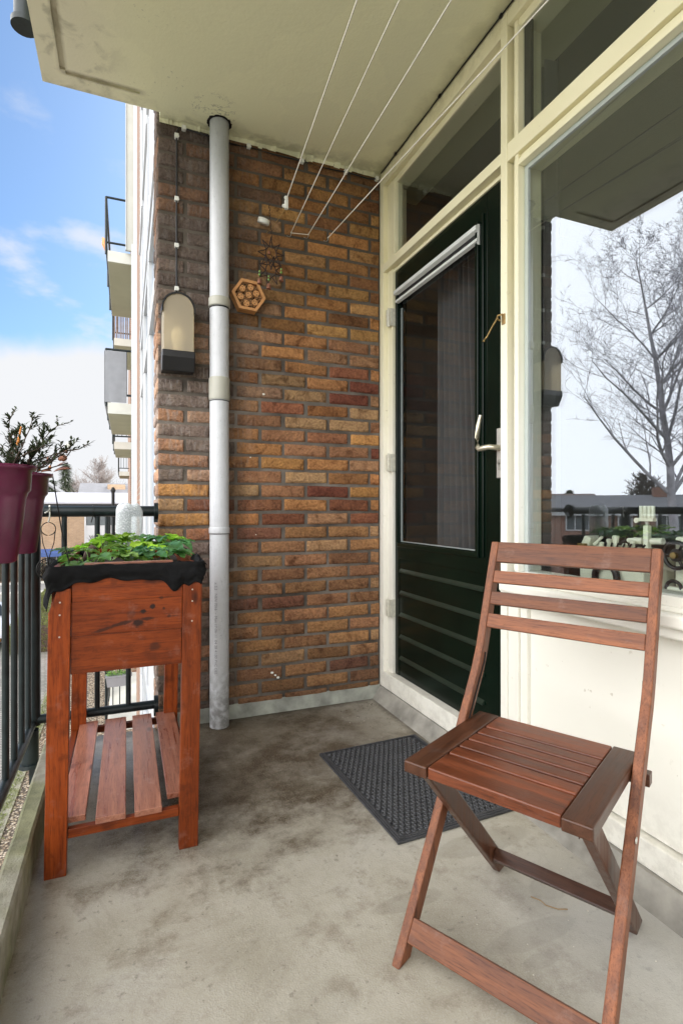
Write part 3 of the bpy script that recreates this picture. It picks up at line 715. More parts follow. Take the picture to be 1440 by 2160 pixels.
# ventilation grille bar along the top of the glass
q = MB(); q.prism([(dX-.004, 1.982), (dX-.022, 1.979), (dX-.022, 1.963), (dX-.004, 1.957)], 1, gy0-.015, gy1+.016)
gr = q.build('vent_grille', 'alu', door, .0015); gr.location = (-XF, -1.4, 0)
q = MB(); q.prism([(dX-.002, 1.940), (dX-.017, 1.932), (dX-.017, 1.921), (dX-.002, 1.917)], 1, gy0-.015, gy1+.006); q.box((dX-.012, gy0-.0155, 1.91), (dX-.002, gy0-.012, 1.985))
o = q.build('vent_grille', 'alu', door, .001); o.location = (-XF, -1.4, 0)
o = dbox('vent_slot', (dX-.0035, gy0-.01, 1.946), (dX-.002, gy1+.01, 1.955), 'black', 0)
# lock plate, handle
lp = dbox('lock_plate', (dX-.009, 1.488, 1.045), (dX-.0005, 1.522, 1.218), 'silver', .002)
q = MB(); q.tube([(dX-.012, 1.505, 1.10), (dX-.009, 1.505, 1.10)], .010, 14); q.box((dX-.012, 1.5005, 1.072), (dX-.009, 1.5095, 1.098))
o = q.build('keyhole', 'steel', lp)
q = MB(); q.tube([(dX-.009, 1.504, 1.150), (dX-.03, 1.506, 1.150), (dX-.046, 1.514, 1.152), (dX-.052, 1.535, 1.150), (dX-.054, 1.557, 1.149)], [.010, .0095, .0095, .0095, .009], 12)
q.tube([(dX-.054, 1.557, 1.147), (dX-.055, 1.566, 1.155), (dX-.056, 1.567, 1.19), (dX-.054, 1.564, 1.235), (dX-.050, 1.556, 1.268)], [.009, .0095, .0085, .008, .006], 12)
o = q.build('door_handle', 'handle', door, 0); o.location = (-XF, -1.4, 0)
for zh in (1.863, 1.16, .457):
    q = MB(); q.tube([(X0+.006, 2.304, zh-.045), (X0+.006, 2.304, zh+.045)], .0055, 10)
    q.box((X0+.008, 2.288, zh-.042), (X0+.0355, 2.295, zh+.042)); q.box((X0-.0004, 2.310, zh-.04), (X0+.01, 2.320, zh+.04))
    for e in (-.015, .015): q.tube([(X0+.006, 2.304, zh+e-.001), (X0+.006, 2.304, zh+e+.001)], .0062, 10)
    o = q.build('hinge', 'hinge', door, .001); o.location = (-XF, -1.4, 0)
# brass hook on the post
q = MB(); q.box((X0-.004, 1.440, 1.555), (X0-.001, 1.455, 1.590)); q.tube([(X0-.003, 1.452, 1.590), (X0-.018, 1.458, 1.586), (X0-.018, 1.466, 1.578), (X0-.004, 1.462, 1.572)], .003, 8)
q.tube([(X0-.016, 1.460, 1.580), (X0-.020, 1.484, 1.556), (X0-.022, 1.508, 1.530), (X0-.030, 1.517, 1.519), (X0-.040, 1.508, 1.511), (X0-.046, 1.494, 1.508)], .0028, 8)
o = q.build('hook', 'brass', fac); ploc(o)

# ================================================================== ROOM BEHIND
room = MB()
rx0, rx1, ry0, ry1 = X0+.12, 5.0, -2.2, 2.55
room.add([(rx1, ry0, .0), (rx1, ry1, .0), (rx1, ry1, 2.62), (rx1, ry0, 2.62)], [(0, 1, 2, 3)])
room.add([(rx0-.02, ry1, .0), (rx1, ry1, .0), (rx1, ry1, 2.62), (rx0-.02, ry1, 2.62)], [(0, 1, 2, 3)])
room.add([(rx0-.02, ry0, .0), (rx1, ry0, .0), (rx1, ry0, 2.62), (rx0-.02, ry0, 2.62)], [(0, 1, 2, 3)])
room.add([(rx0-.02, ry0, 2.62), (rx1, ry0, 2.62), (rx1, ry1, 2.62), (rx0-.02, ry1, 2.62)], [(0, 1, 2, 3)])
room.add([(rx0-.02, ry0, .07), (rx1, ry0, .07), (rx1, ry1, .07), (rx0-.02, ry1, .07)], [(0, 1, 2, 3)])
room.build('room_wall', 'room')['kind'] = 'structure'
def curtain(y0, y1, x, z0, z1, label, amp=.022, nf=7, taper=0):
    q = MB(); n = 90; vs = []
    for j in range(9):
        for i in range(n+1):
            t = i/n; v = j/8; yy = y0+(y1-y0)*t+taper*(1-v)**1.5*(1-t)
            vs.append((x+amp*math.sin(t*nf*2*PI+.6*math.sin(v*2))*(1-.35*v)+.006*math.sin(t*40), yy, z0+(z1-z0)*v))
    q.add(vs, [(j*(n+1)+i, j*(n+1)+i+1, (j+1)*(n+1)+i+1, (j+1)*(n+1)+i) for j in range(8) for i in range(n)], None, True)
    return tag(q.build('curtain', 'curtain'), label, 'curtain')
curtain(1.84, 2.12, X0+.17, .12, 2.03, 'grey curtain hanging in folds behind the green door glass', taper=-.14)
curtain(1.43, 1.60, X0+.20, .72, 2.5, 'dark grey curtain gathered at the left inside the large window', amp=.03, nf=5)
desk = empty('desk', (X0+.30, .4, 0), 0, 'grey work table standing inside against the large window', 'table')
o = box('table_top', (-.17, -1.4, .66), (.55, .85, .685), 'desk', desk, .003)
for sx in (-.13, .5):
    for sy in (-1.3, .8): box('leg', (sx-.02, sy-.02, .07), (sx+.02, sy+.02, .66), 'black', desk)

# thread-stand machine in the middle
def cyl(q, c, r, h, n=16, ax='z', col=None):
    c = Vector(c); d = {'x': Vector((1, 0, 0)), 'y': Vector((0, 1, 0)), 'z': Vector((0, 0, 1))}[ax]*h
    q.tube([c, c+d], r, n, col)
TS = empty('thread_stand', (1.40, 1.10, .685), 0, 'ivory thread stand with cross arm and spool cluster behind the window', 'thread stand')
q = MB(); q.box((-.008, -.008, 0), (.008, .008, .205)); q.box((-.03, -.03, 0), (.03, .03, .03)); q.build('column', 'machine', TS, .002)
q = MB(); q.tube([(0, .062, .158), (0, .042, .159)], .0075, 12); q.tube([(0, .042, .159), (0, .014, .159)], .010, 12); q.build('cross_arm', 'machine', TS)
q = MB(); q.tube([(0, -.014, .160), (0, -.05, .162)], .0095, 12); q.build('cross_arm', 'machine', TS)
q = MB()
for dy in (-.019, -.0065, .0065, .019): q.tube([(0, dy, .225), (0, dy, .262)], .0055, 10)
q.box((-.008, -.024, .217), (.008, .024, .226)); q.tube([(-.004, .034, .219), (.004, .034, .219)], .008, 10); q.build('spool_rack', 'machine', TS, .001)
q = MB(); q.tube([(0, 0, .205), (0, 0, .216)], .006, 8); q.build('pin', 'steel', TS)
SM = empty('sewing_machine', (1.48, .96, .685), 0, 'ivory sewing machine with black handwheel at the right edge of the window', 'sewing machine')
q = MB(); q.box((-.07, -.22, .0), (.08, .09, .035)); q.prism([(-.055, .035), (.055, .035), (.055, .16), (.035, .175), (-.055, .175)], 1, -.01, .075); q.box((-.05, -.2, .115), (.05, -.011, .17)); q.build('casing', 'machine', SM, .006)
def wheel(q, c, r, t=.008, ax=0):
    pts = []
    for k in range(25):
        a = 2*PI*k/24; p = [0, r*math.cos(a), r*math.sin(a)]; pts.append((c[0]+p[0], c[1]+p[1], c[2]+p[2]))
    q.tube(pts, t, 8, caps=False)
q = MB(); wheel(q, (-.075, .055, .125), .036, .006); q.tube([(-.08, .055, .125), (-.06, .055, .125)], .018, 14)
for a in (0, 2.1, 4.2): q.tube([(-.075, .055, .125), (-.075, .055+.034*math.cos(a), .125+.034*math.sin(a))], .004, 6)
q.build('handwheel', 'black', SM)
q = MB(); wheel(q, (-.065, .07, .03), .022, .005); q.build('bobbin_winder', 'black', SM)
q = MB(); cyl(q, (-.09, .055, .125), .009, .01, 12, 'x'); q.build('wheel_hub', 'brass', SM)
OV = empty('overlock_machine', (1.42, 1.18, .685), 0, 'opened ivory overlock sewing machine on the table left of the thread stand', 'sewing machine')
q = MB(); q.box((-.06, -.10, 0), (.07, .13, .11)); q.prism([(-.06, .11), (.06, .11), (.06, .135), (-.02, .140), (-.06, .125)], 1, -.06, .10)
q.prism([(.115, .125), (.150, .115), (.120, .168), (.095, .160)], 0, -.05, .02); q.build('casing', 'machine', OV, .004)
q = MB()
for i in range(5): q.tube([(-.03+rnd.uniform(-.01, .01), .07-.028*i, .12), (-.04, .062-.028*i, .147+.012*((i*7) % 3))], .0075, 8)
q.tube([(-.02, .03, .14), (-.03, .02, .168)], .009, 8); q.tube([(-.04, .09, .14), (-.04, .06, .165)], .005, 8); q.build('tension_dials', 'machine', OV)
q = MB()
for i in range(7): q.tube([(-.05, .04-.02*i, .130), (-.052, .034-.022*i, .150)], .003, 6)
q.box((-.03, .062, .12), (-.02, .082, .185)); q.build('levers', 'black', OV)
q = MB(); q.box((-.065, .108, .128), (-.05, .135, .142)); q.build('guide_plate', 'brass', OV)
q = MB(); wheel(q, (-.07, .02, .045), .04, .010); q.build('handwheel', 'black', OV)

# ================================================================== DRAIN PIPE
PX, PY, PR = .372, 2.325, .0405
dpipe = empty('drain_pipe', (PX, PY, 0), 0, 'grey plastic drain pipe with beige couplings running floor to ceiling', 'drain pipe')
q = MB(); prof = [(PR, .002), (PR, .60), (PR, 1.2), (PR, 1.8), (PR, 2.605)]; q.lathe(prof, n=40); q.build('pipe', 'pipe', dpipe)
def coup(z0, z1, r, m='pipecol'):
    q = MB(); q.lathe([(PR+.0002, z0-.001), (r, z0), (r+.0005, z0+.004), (r+.0005, z1-.004), (r-.001, z1), (PR+.0002, z1+.001)], n=40); q.build('coupling', m, dpipe)
coup(1.405, 1.500, PR+.003); coup(1.805, 1.842, PR+.0045, 'pipecol'); coup(.832, .858, PR+.003, 'pipe')
for a_, b_, c_ in ((.0006, 1.797, 1.803), (.0006, 1.398, 1.402), (.0022, .829, .832)):
    q = MB(); q.lathe([(PR+a_, b_), (PR+a_, c_)], n=40); q.build('joint_gap', 'dark', dpipe)
# ragged hole in the ceiling round the pipe
q = MB(); vs = []
for k in range(40):
    a = 2*PI*k/40; vs.append((PX+math.cos(a)*(PR+.012+.008*noise.noise((k*.9, 0, 0))), PY+math.sin(a)*(PR+.012+.008*noise.noise((k*.9, 4, 0))), 2.5985))
q.add(vs, [tuple(range(40))]); o = q.build('pipe_gap', 'hole', dpipe); o.location = (-PX, -PY, 0)
# printed text running down the pipe
def text(body, size, mat_, parent, mtx, name='printed_text', depth=.0):
    cu = bpy.data.curves.new(name, 'FONT'); cu.body = body; cu.size = size; cu.extrude = depth; cu.align_x = 'LEFT'
    o = bpy.data.objects.new(name, cu); COL.objects.link(o)
    dg = bpy.context.evaluated_depsgraph_get(); me = bpy.data.meshes.new_from_object(o.evaluated_get(dg))
    bpy.data.objects.remove(o); me.materials.clear(); me.materials.append(MT[mat_])
    o = bpy.data.objects.new(name, me); COL.objects.link(o); o.parent = parent; o.matrix_local = mtx
    return o
ang = R(-90-34)      # side of the pipe that faces the camera, a bit to the left
nrm = Vector((math.cos(ang), math.sin(ang), 0)); xd = Vector((0, 0, -1)); yd = nrm.cross(xd)
MT['ink'] = simple('faded_ink', (.20, .20, .22), .7, var=.3, vscale=90)
mt = Matrix((xd, yd, nrm)).transposed().to_4x4(); mt.translation = nrm*(PR+.0006)+Vector((0, 0, .625))-yd*.002
text('x 2,2   NEN 7016  -  Man 17-06-11  04 28 41:00 PVC DEL', .0165, 'ink', dpipe, mt)

# ================================================================== WALL LAMP
LX, LZ = .202, 1.517
lamp = empty('wall_lamp', (LX, YW, LZ), 0, 'arched bulkhead wall lamp with smoky cover and black base', 'lamp')
def arch(w, z0, z1, n=20):
    pts = [(-w, z0)]; cz = z1-w
    for k in range(n+1):
        a = PI-PI*k/n; pts.append((w*math.cos(a), cz+w*math.sin(a)))
    pts.append((w, z0)); return pts
W2, HT = .066, .318
q = MB(); q.prism([(x, z) for x, z in arch(W2, .0, HT)], 1, -.012, -.001); q.build('back_plate', 'black', lamp, .001)
# cover: side walls + slightly domed front
q = MB(); P = arch(W2-.002, .075, HT-.004, 24); n = len(P)
front = [(x*.93, -.092-.0*abs(x), z if z > .2 else z) for x, z in P]
back = [(x, -.013, z) for x, z in P]; mid = [(x*.985, -.080, z) for x, z in P]
q.add(back+mid+front, [(i, i+1, n+i+1, n+i) for i in range(n-1)]+[(n+i, n+i+1, 2*n+i+1, 2*n+i) for i in range(n-1)], None, True)
q.add(front, [tuple(range(n))]); q.add([back[0], back[-1], front[-1], front[0]], [(0, 1, 2, 3)])
q.build('cover', 'cover', lamp)
# black base box, chamfered down to the wall
q = MB(); q.prism([(-.012, .0), (-.070, -.004), (-.098, .050), (-.098, .078), (-.012, .078)], 0, -W2, W2); q.build('base', 'black', lamp, .004)
# arched metal trim over the top half
q = MB(); A = arch(W2+.0015, .235, HT+.002, 24); B = arch(W2-.005, .235, HT-.005, 24); n = len(A)
vs = [(x, -.014, z) for x, z in A]+[(x, -.097, z) for x, z in A]+[(x, -.097, z) for x, z in B]
q.add(vs, [(i, i+1, n+i+1, n+i) for i in range(n-1)]+[(n+i, n+i+1, 2*n+i+1, 2*n+i) for i in range(n-1)], None, False)
q.build('trim', 'black', lamp)
q = MB(); q.lathe([(.0, .19), (.012, .187), (.024, .172), (.029, .15), (.026, .13), (.016, .11), (.013, .10)], (0, -.045, 0), 20); q.build('bulb', 'white', lamp)
q = MB(); q.lathe([(.018, .078), (.018, .105)], (0, -.045, 0), 16); q.build('lamp_holder', 'white', lamp)

cab = empty('power_cable', (.2, YW, 2.58), 0, 'thin black cable clipped along the top of the wall down to the lamp', 'cable')
q = MB(); pts = [(0, -.012, -.745), (0, -.012, -.40), (.001, -.012, -.1), (0, -.012, -.025), (.012, -.012, -.004), (.03, -.012, -.003), (.13, -.012, -.008), (.25, -.012, -.018), (.32, -.012, -.012), (.42, -.012, -.016), (.56, -.012, -.014), (.70, -.014, -.020), (.80, -.012, -.012), (.90, -.013, -.018), (.962, -.012, -.006)]
q.tube(pts, .0036, 8); q.build('wire', 'black', cab)
for x, z in ((.0, -.045), (.0, -.315), (.0, -.515), (.0, -.70), (.03, -.003), (.311, -.010), (.562, -.015), (.784, -.012), (.95, -.008)):
    q = MB(); q.box((x-.0085, -.022, z-.009), (x+.0085, -.002, z+.009)); q.tube([(x+.011, -.016, z), (x+.006, -.016, z)], .004, 8); q.build('clip', 'white', cab, .002)

# cable running along ceiling / facade joint
q = MB(); pts = []
for i in range(60):
    y = YW-.03-i*.075; pts.append((XF-.006+noise.noise((i*.7, 0, 0))*.003, y, 2.594+noise.noise((i*.9, 3, 0))*.003))
q.tube(pts, .0028, 6)
for i in range(2, 58, 5): q.tube([pts[i], (pts[i][0]-.003, pts[i][1]-.012, pts[i][2]-.002)], .006, 8)
tag(q.build('loose_cable', 'dark'), 'dark thin wire tacked along the seam of ceiling and window head', 'wire')

# ================================================================== INSECT HOTEL
hx, hz = .503, 1.884
hot = empty('insect_hotel', (hx, YW-.005, hz), 0, 'small hexagonal wooden insect hotel with drilled discs on the brick wall', 'insect hotel')
def hexp(r, a0): return [(r*math.cos(a0+k*PI/3), r*math.sin(a0+k*PI/3)) for k in range(6)]
a0 = R(-4); q = MB(); O, I = hexp(.077, a0), hexp(.062, a0)
for k in range(6):
    a, b, c, d = O[k], O[(k+1) % 6], I[(k+1) % 6], I[k]; q.prism([a, b, c, d], 1, -.052, -.004)
q.build('frame', 'bamboo', hot, .001)
q = MB(); q.prism(hexp(.0615, a0), 1, -.030, -.006); q.build('back', 'hole', hot)
discs = [(0, 0), (.033, .012), (.008, .036), (-.028, .026), (-.036, -.010), (-.010, -.037), (.027, -.028)]
for (x, z) in discs:
    q = MB(); q.tube([(x, -.030, z), (x, -.049, z)], .0135, 18); dd_ = q.build('drilled_disc', 'bamboo', hot)
    for a in range(3):
        h = MB(); h.tube([(x+.007*math.cos(a*2.1+x*90), -.0492, z+.007*math.sin(a*2.1+x*90)), (x+.007*math.cos(a*2.1+x*90), -.0498, z+.007*math.sin(a*2.1+x*90))], .0022, 8); h.build('hole', 'hole', dd_)
q = MB(); h = MB(); rr = random.Random(3); placed = []
for _ in range(900):
    x, z = rr.uniform(-.058, .058), rr.uniform(-.055, .055)
    if max(abs(x*math.cos(t+a0)+z*math.sin(t+a0)) for t in (R(30), R(90), R(150))) > .049: continue
    if any((x-a)**2+(z-b)**2 < .0172**2 for a, b in discs) or any((x-a)**2+(z-b)**2 < .0074**2 for a, b in placed): continue
    placed.append((x, z)); q.tube([(x, -.03, z), (x, -.046, z)], .0036, 10); h.tube([(x, -.0462, z), (x, -.0466, z)], .0021, 8)
q.build('reed', 'tube', hot); h.build('reed_hole', 'hole', hot)

# ================================================================== WIND CHIME (wire sun with bells)
sx, sy, sz = .577, 2.235, 2.0
ch = empty('wind_chime', (sx, sy, sz), 0, 'rusty wire sun mobile with little bells hanging from the washing line', 'wind chime')
def star(q, cx, cz, r0, r1, n, ph, yy, amp):
    pts = []
    for k in range(2*n+1):
        a = ph+PI*k/n; r_ = r1 if k % 2 else r0; pts.append((cx+r_*math.cos(a)*.82, yy+amp*math.sin(a*2), cz+r_*math.sin(a)))
    for a, b in zip(pts[:-1], pts[1:]): q.tube([a, b], .0024, 5)
    ring = [(cx+r0*.98*math.cos(2*PI*k/24)*.82, yy, cz+r0*.98*math.sin(2*PI*k/24)) for k in range(25)]
    q.tube(ring, .0024, 5, caps=False)
q = MB(); star(q, 0, .035, .030, .070, 8, .4, 0, .008); star(q, 0, -.035, .028, .068, 8, .1, .004, .008)
q.tube([(.0, 0, .03), (.006, 0, .02), (.012, 0, .0), (.004, 0, -.012), (.0, 0, -.02)], .0017, 5); q.build('wire_sun', 'rust', ch)
q = MB(); 
for k in range(14): q.tube([(.004-.001*k, 0, .095+.011*k), (.004-.001*k+(.002 if k % 2 else -.002), 0, .104+.011*k)], .002, 5)
q.build('chain', 'rust', ch)
def bell(x, z, zt):
    q = MB(); q.lathe([(.0, .0), (.006, -.001), (.0085, -.008), (.010, -.022), (.0105, -.023), (.009, -.022)], (x, 0, z), 14); q.build('bell', 'copper', ch)
    q = MB(); q.tube([(x, 0, zt), (x, 0, z)], .0008, 5); q.build('string', 'dark', ch)
    q = MB(); q.lathe([(.001, .018), (.0055, .013), (.006, .009), (.001, .004)], (x, 0, z+.006), 8); q.lathe([(.001, .030), (.005, .025), (.001, .019)], (x, 0, z+.006), 8); q.build('bead', 'teal', ch)
bell(.045, -.055, .0); bell(-.010, -.095, -.06); bell(-.05, -.080, -.06); 
q = MB(); q.lathe([(.0, .0), (.005, -.002), (.007, -.014)], (-.008, 0, .045), 12); q.build('bell', 'copper', ch)

# ================================================================== WASHING LINES
wl = [((.635, 2.200, 2.262), (.543, 1.13, 2.245), 'leftmost white washing line ending in a pulley clip above the wire sun'),
      ((.706, 2.372, 2.214), (.633, 1.19, 2.22), 'second white washing line from the left, hooked to the brick wall'),
      ((.790, 2.372, 2.222), (.757, 1.14, 2.22), 'third white washing line from the left, hooked to the brick wall'),
      ((.888, 2.372, 2.226), (.986, 1.048, 2.22), 'rightmost white washing line crossing in front of the window head')]
for i, (a, b, lab) in enumerate(wl):
    a = Vector(a); b = Vector(b); d = (b-a); e = a+d*((YB+.03-a.y)/d.y); e.z = a.z+.02
    root = empty('washing_line', a, 0, lab, 'washing line', 'washing lines under the ceiling')
    q = MB(); n = 14; q.tube([tuple((e-a)*t/n+Vector((0, 0, -.012*math.sin(PI*t/n)))) for t in range(n+1)], .0021 if i != 1 else .0017, 6); q.build('cord', 'line', root)
    q = MB()
    if i == 0:
        q.box((-.006, -.004, -.040), (.008, .012, .0)); q.tube([(0, .0, .008), (0, .006, .008)], .009, 12); q.tube([(-.010, .0, -.028), (-.010, .006, -.028)], .008, 12); q.build('pulley', 'white', root, .002)
        q = MB(); q.tube([(-.004, .008, -.038), (-.012, .03, -.052), (-.03, .08, -.072), (-.052, .14, -.086)], .0014, 6); q.tube([(-.010, .005, -.034), (-.016, .0, -.044), (-.006, .0, -.052), (.004, .004, -.044)], .0018, 6); q.build('hook', 'brass', root)
    else:
        q.tube([(0, .02, -.008), (0, .006, -.010), (0, -.006, -.006), (0, -.006, .002), (0, .002, .004)], .0018, 8); q.tube([(-.003, .019, -.008), (-.014, .019, -.006)], .0014, 6); q.build('hook', 'steel', root)
q = MB(); q.tube([(.706, 2.366, 2.212), (.792, 2.366, 2.220)], .0017, 6); tag(q.build('line_connector', 'line'), 'short white cord joining the hooks of the two middle washing lines', 'cord')
q = MB(); q.lathe([(.0, -.0), (.025, .0), (.027, .004), (.027, .020), (.022, .022), (.0, .022)], (0, 0, 0), 24)
o = q.build('line_mount', 'white'); o.rotation_euler = (R(90), 0, 0); o.location = (.571, YW-.035, 2.222); tag(o, 'round white cap on the brick wall holding the line pulley', 'wall cap')
o.rotation_euler = (R(18), R(12), 0)

# ================================================================== DOOR MAT
mat_c = [Vector((.697, 1.903, 0)), Vector((.709, 1.315, 0)), Vector((1.108, 1.331, 0)), Vector((1.150, 1.93, 0))]
# a 0.59 x 0.42 rubber mat
o0 = Vector((.702, 1.315, .001)); ex = Vector((.9993, .038, 0)); ey = Vector((-.022, 1, 0)).normalized()
mat_ = empty('door_mat', o0, math.atan2(ex.y, ex.x), 'dark grey rubber door mat with raised rings in front of the green door', 'door mat')
MW, MH = .425, .592
q = MB(); b = .016
def ringbox(q, x0, y0, x1, y1, w, z0, z1):
    q.box((x0, y0, z0), (x1, y0+w, z1)); q.box((x0, y1-w, z0), (x1, y1, z1)); q.box((x0, y0+w, z0), (x0+w, y1-w, z1)); q.box((x1-w, y0+w, z0), (x1, y1-w, z1))
ringbox(q, 0, 0, MW, MH, .006, 0, .0075); ringbox(q, .006, .006, MW-.006, MH-.006, .005, 0, .0105); ringbox(q, .011, .011, MW-.011, MH-.011, .006, 0, .013)
q.build('border', 'rubber', mat_, .0012)
q = MB(); q.box((.017, .017, 0), (MW-.017, MH-.017, .004)); q.build('base', 'rubber', mat_)
q = MB(); px_ = .0205; nx = int((MW-.036)/px_); ny = int((MH-.036)/(px_*.866))
for j in range(ny):
    for i in range(nx):
        x = .018+px_*.5+i*px_+(px_*.5 if j % 2 else 0); y = .018+px_*.5+j*px_*.866
        if x > MW-.026: continue
        q.lathe([(.0095, .0035), (.0088, .0118), (.0068, .0125), (.0046, .0118), (.0040, .005)], (x, y, 0), 9, caps=False)
q.build('rings', 'rubber', mat_)

# ================================================================== RAILING
rail = empty('balcony_railing', (-.325, 2.27, 0), 0, 'dark green tubular steel balcony railing with round balusters', 'railing')
rl = lambda p: (p[0]+.325, p[1]-2.27, p[2])
ZT, ZB = .928, .150
def rtube(name, pts, r, n=16, m='rail'):
    q = MB(); q.tube([rl(p) for p in pts], r, n); return q.build(name, m, rail)
rtube('top_rail', [(-.322, 2.27, ZT), (.118, 2.27, ZT)], .021, 20)
rtube('top_rail', [(-.325, 2.285, ZT), (-.325, YB+.02, ZT)], .021, 20)
rtube('bottom_rail', [(-.322, 2.27, ZB), (.118, 2.27, ZB)], .017)
rtube('bottom_rail', [(-.325, 2.285, ZB-.012), (-.325, YB+.02, ZB-.012)], .017)
rtube('corner_post', [(-.320, 2.272, ZB-.02), (-.320, 2.272, ZT)], .0235, 20)
for x in (-.218, -.104, .008): rtube('baluster', [(x, 2.27, ZB), (x, 2.27, ZT)], .0098, 12)
y = 2.186; k = 0
while y > YB+.1:
    rtube('baluster', [(-.325, y, ZB-.012), (-.325, y, ZT)], .0098, 12)
    q = MB(); q.prism([(-.325-.022, ZB-.004), (-.325+.0, ZB+.020), (-.325+.016, ZB-.004)], 1, y-.002, y+.035)
    y -= .1285; k += 1
for yy in (2.225, .75, -.75):
    q = MB(); q.tube([rl((-.325, yy, .012)), rl((-.325, yy, ZB-.02))], .0285, 18); q.tube([rl((-.325, yy, -.0)), rl((-.325, yy, .013))], [.040, .038], 14)
    q.box(rl((-.325, yy-.02, -.06)), rl((-.268, yy+.02, .0))); q.build('foot', 'rail', rail)
for z in (ZT, ZB):
    q = MB(); q.tube([rl((.104, 2.27, z)), rl((.119, 2.27, z))], .034, 20); q.box(rl((.103, 2.26, z-.045)), rl((.118, 2.28, z-.02))); q.build('wall_flange', 'rail', rail)
q = MB(); q.tube([rl((-.118+.004*math.cos(t*.8), 2.27-.0235*math.cos(t*.63), ZT+.0235*math.sin(t*.63))) for t in range(11)], .0012, 5); q.tube([rl((-.118, 2.25, ZT-.018)), rl((-.124, 2.245, ZT-.042))], .0022, 5); q.build('wire_tie', 'dark', rail)
# foot of the railing on the balcony above
q = MB(); q.tube([(-.335, 2.175, 2.66), (-.335, 2.175, 3.2)], .034, 20); q.tube([(-.335, 2.175, 2.648), (-.335, 2.175, 2.668)], .043, 20); q.box((-.335, 2.15, 2.69), (-.300, 2.20, 2.75))
tag(q.build('railing_post', MT['rail']), 'grey stanchion foot of the upstairs railing outside the slab edge', 'post')

# ================================================================== POTS ON THE RAILING
def pot(loc, label, stretch=1.0):
    root = empty('flower_pot', loc, 0, label, 'flower pot', 'purple pots hooked on the railing'); root.scale = (.754,)*3
    H = .262
    q = MB(); prof = [(.042, 0), (.048, .004), (.064, .12), (.070, .175), (.074, .188), (.081, .196), (.084, .25), (.094, .252), (.097, .258), (.094, .264), (.084, .264), (.082, .256), (.079, .20), (.0, .195)]
    q.lathe(prof, n=44); q.build('pot', 'purple', root)
    q = MB(); q.box((-.142, -.02, .166), (-.068, .02, .172)); q.box((-.142, -.02, .12), (-.137, .02, .1659)); q.build('hook', 'purple', root, .002)
    q = MB(); q.lathe([(.0, .222), (.04, .228), (.0795, .222)], n=24, caps=False); q.build('soil', 'soil', root)
    return root
pot((-.245, 1.53, .828), 'purple plastic flower pot nearest the corner post of the railing')
pot((-.245, 1.27, .829), 'purple plastic flower pot cut off by the left edge of the picture')

def leafcard(q, p, d, up, L, W, col, fold=.25, bend=.2, n=3):
    """small folded leaf"""
    d = d.normalized(); s = d.cross(up); 
    if s.length < 1e-3: s = Vector((1, 0, 0))
    s.normalize(); u = s.cross(d).normalized()
    vs = []; fs = []
    for i in range(n+1):
        t = i/n; w = W*math.sin(PI*min(1, t*.9+.06))**.8*.5; c = p+d*(L*t)-u*(bend*L*t*t)
        vs += [c-s*w+u*(w*fold), c, c+s*w+u*(w*fold)]
    for i in range(n):
        a = i*3; fs += [(a, a+1, a+4, a+3), (a+1, a+2, a+5, a+4)]
    q.add(vs, fs, col, True)
def shrub(base, label, h, spread, ns, seed, lean=(0, 0), lf=.013, name='potted_shrub', mat_='shrubleaf'):
    r = random.Random(seed); root = empty(name, base, 0, label, 'shrub')
    st = MB(); lv = MB()
    for i in range(ns):
        a = r.uniform(0, 2*PI); sp = spread*r.uniform(.3, 1); hh = h*r.uniform(.55, 1)
        p = Vector((r.uniform(-.03, .03), r.uniform(-.03, .03), 0)); d = Vector((math.cos(a)*sp+lean[0], math.sin(a)*sp+lean[1], hh)); L = d.length; d.normalize()
        pts = [p.copy()]; seg = 7
        for k in range(seg):
            d = (d+Vector((r.uniform(-.25, .25), r.uniform(-.25, .25), r.uniform(-.15, .12)))).normalized(); p = p+d*(L/seg); pts.append(p.copy())
            if k >= 1:
                for _ in range(2):
                    b = (d+Vector((r.uniform(-1, 1), r.uniform(-1, 1), r.uniform(-.3, .6)))*.9).normalized(); bl = L*r.uniform(.08, .2); e = p+b*bl
                    st.tube([p, e], .0007, 4, caps=False)
                    for m in range(8):
                        pp = p+(e-p)*(m/7+.05); dd = (b+Vector((r.uniform(-1, 1), r.uniform(-1, 1), r.uniform(-.5, .8)))*.9); c = r.uniform(.55, 1.3)
                        leafcard(lv, pp, dd, Vector((0, 0, 1)), lf*r.uniform(.7, 1.3), lf*.48, (c, c, c*.95), n=2)
        st.tube(pts, .0019, 5, r2=.0008)
    st.build('stems', 'twig', root); lv.build('leaves', mat_, root, attr=True)
    return root
shrub((-.245, 1.27, .994), 'dark small-leaved evergreen shrub in the nearer purple pot', .135, .10, 16, 5, (.025, .025), .0115)
shrub((-.245, 1.53, .993), 'airy small-leaved shrub in the purple pot by the corner post', .11, .09, 7, 9, (-.01, .02), .0105)

# glass tube ornament stuck in the near pot
rg = empty('rain_gauge', (-.227, 1.30, .985), 0, 'clear tube rain gauge with orange top standing in the near pot', 'rain gauge')
q = MB(); q.tube([(0, 0, 0), (.012, .0, .078)], .0075, 16); q.build('tube', 'bottle', rg)
q = MB(); q.tube([(.012, 0, .078), (.021, 0, .128)], [.0035, .0016], 8); q.build('spike', 'orange', rg)

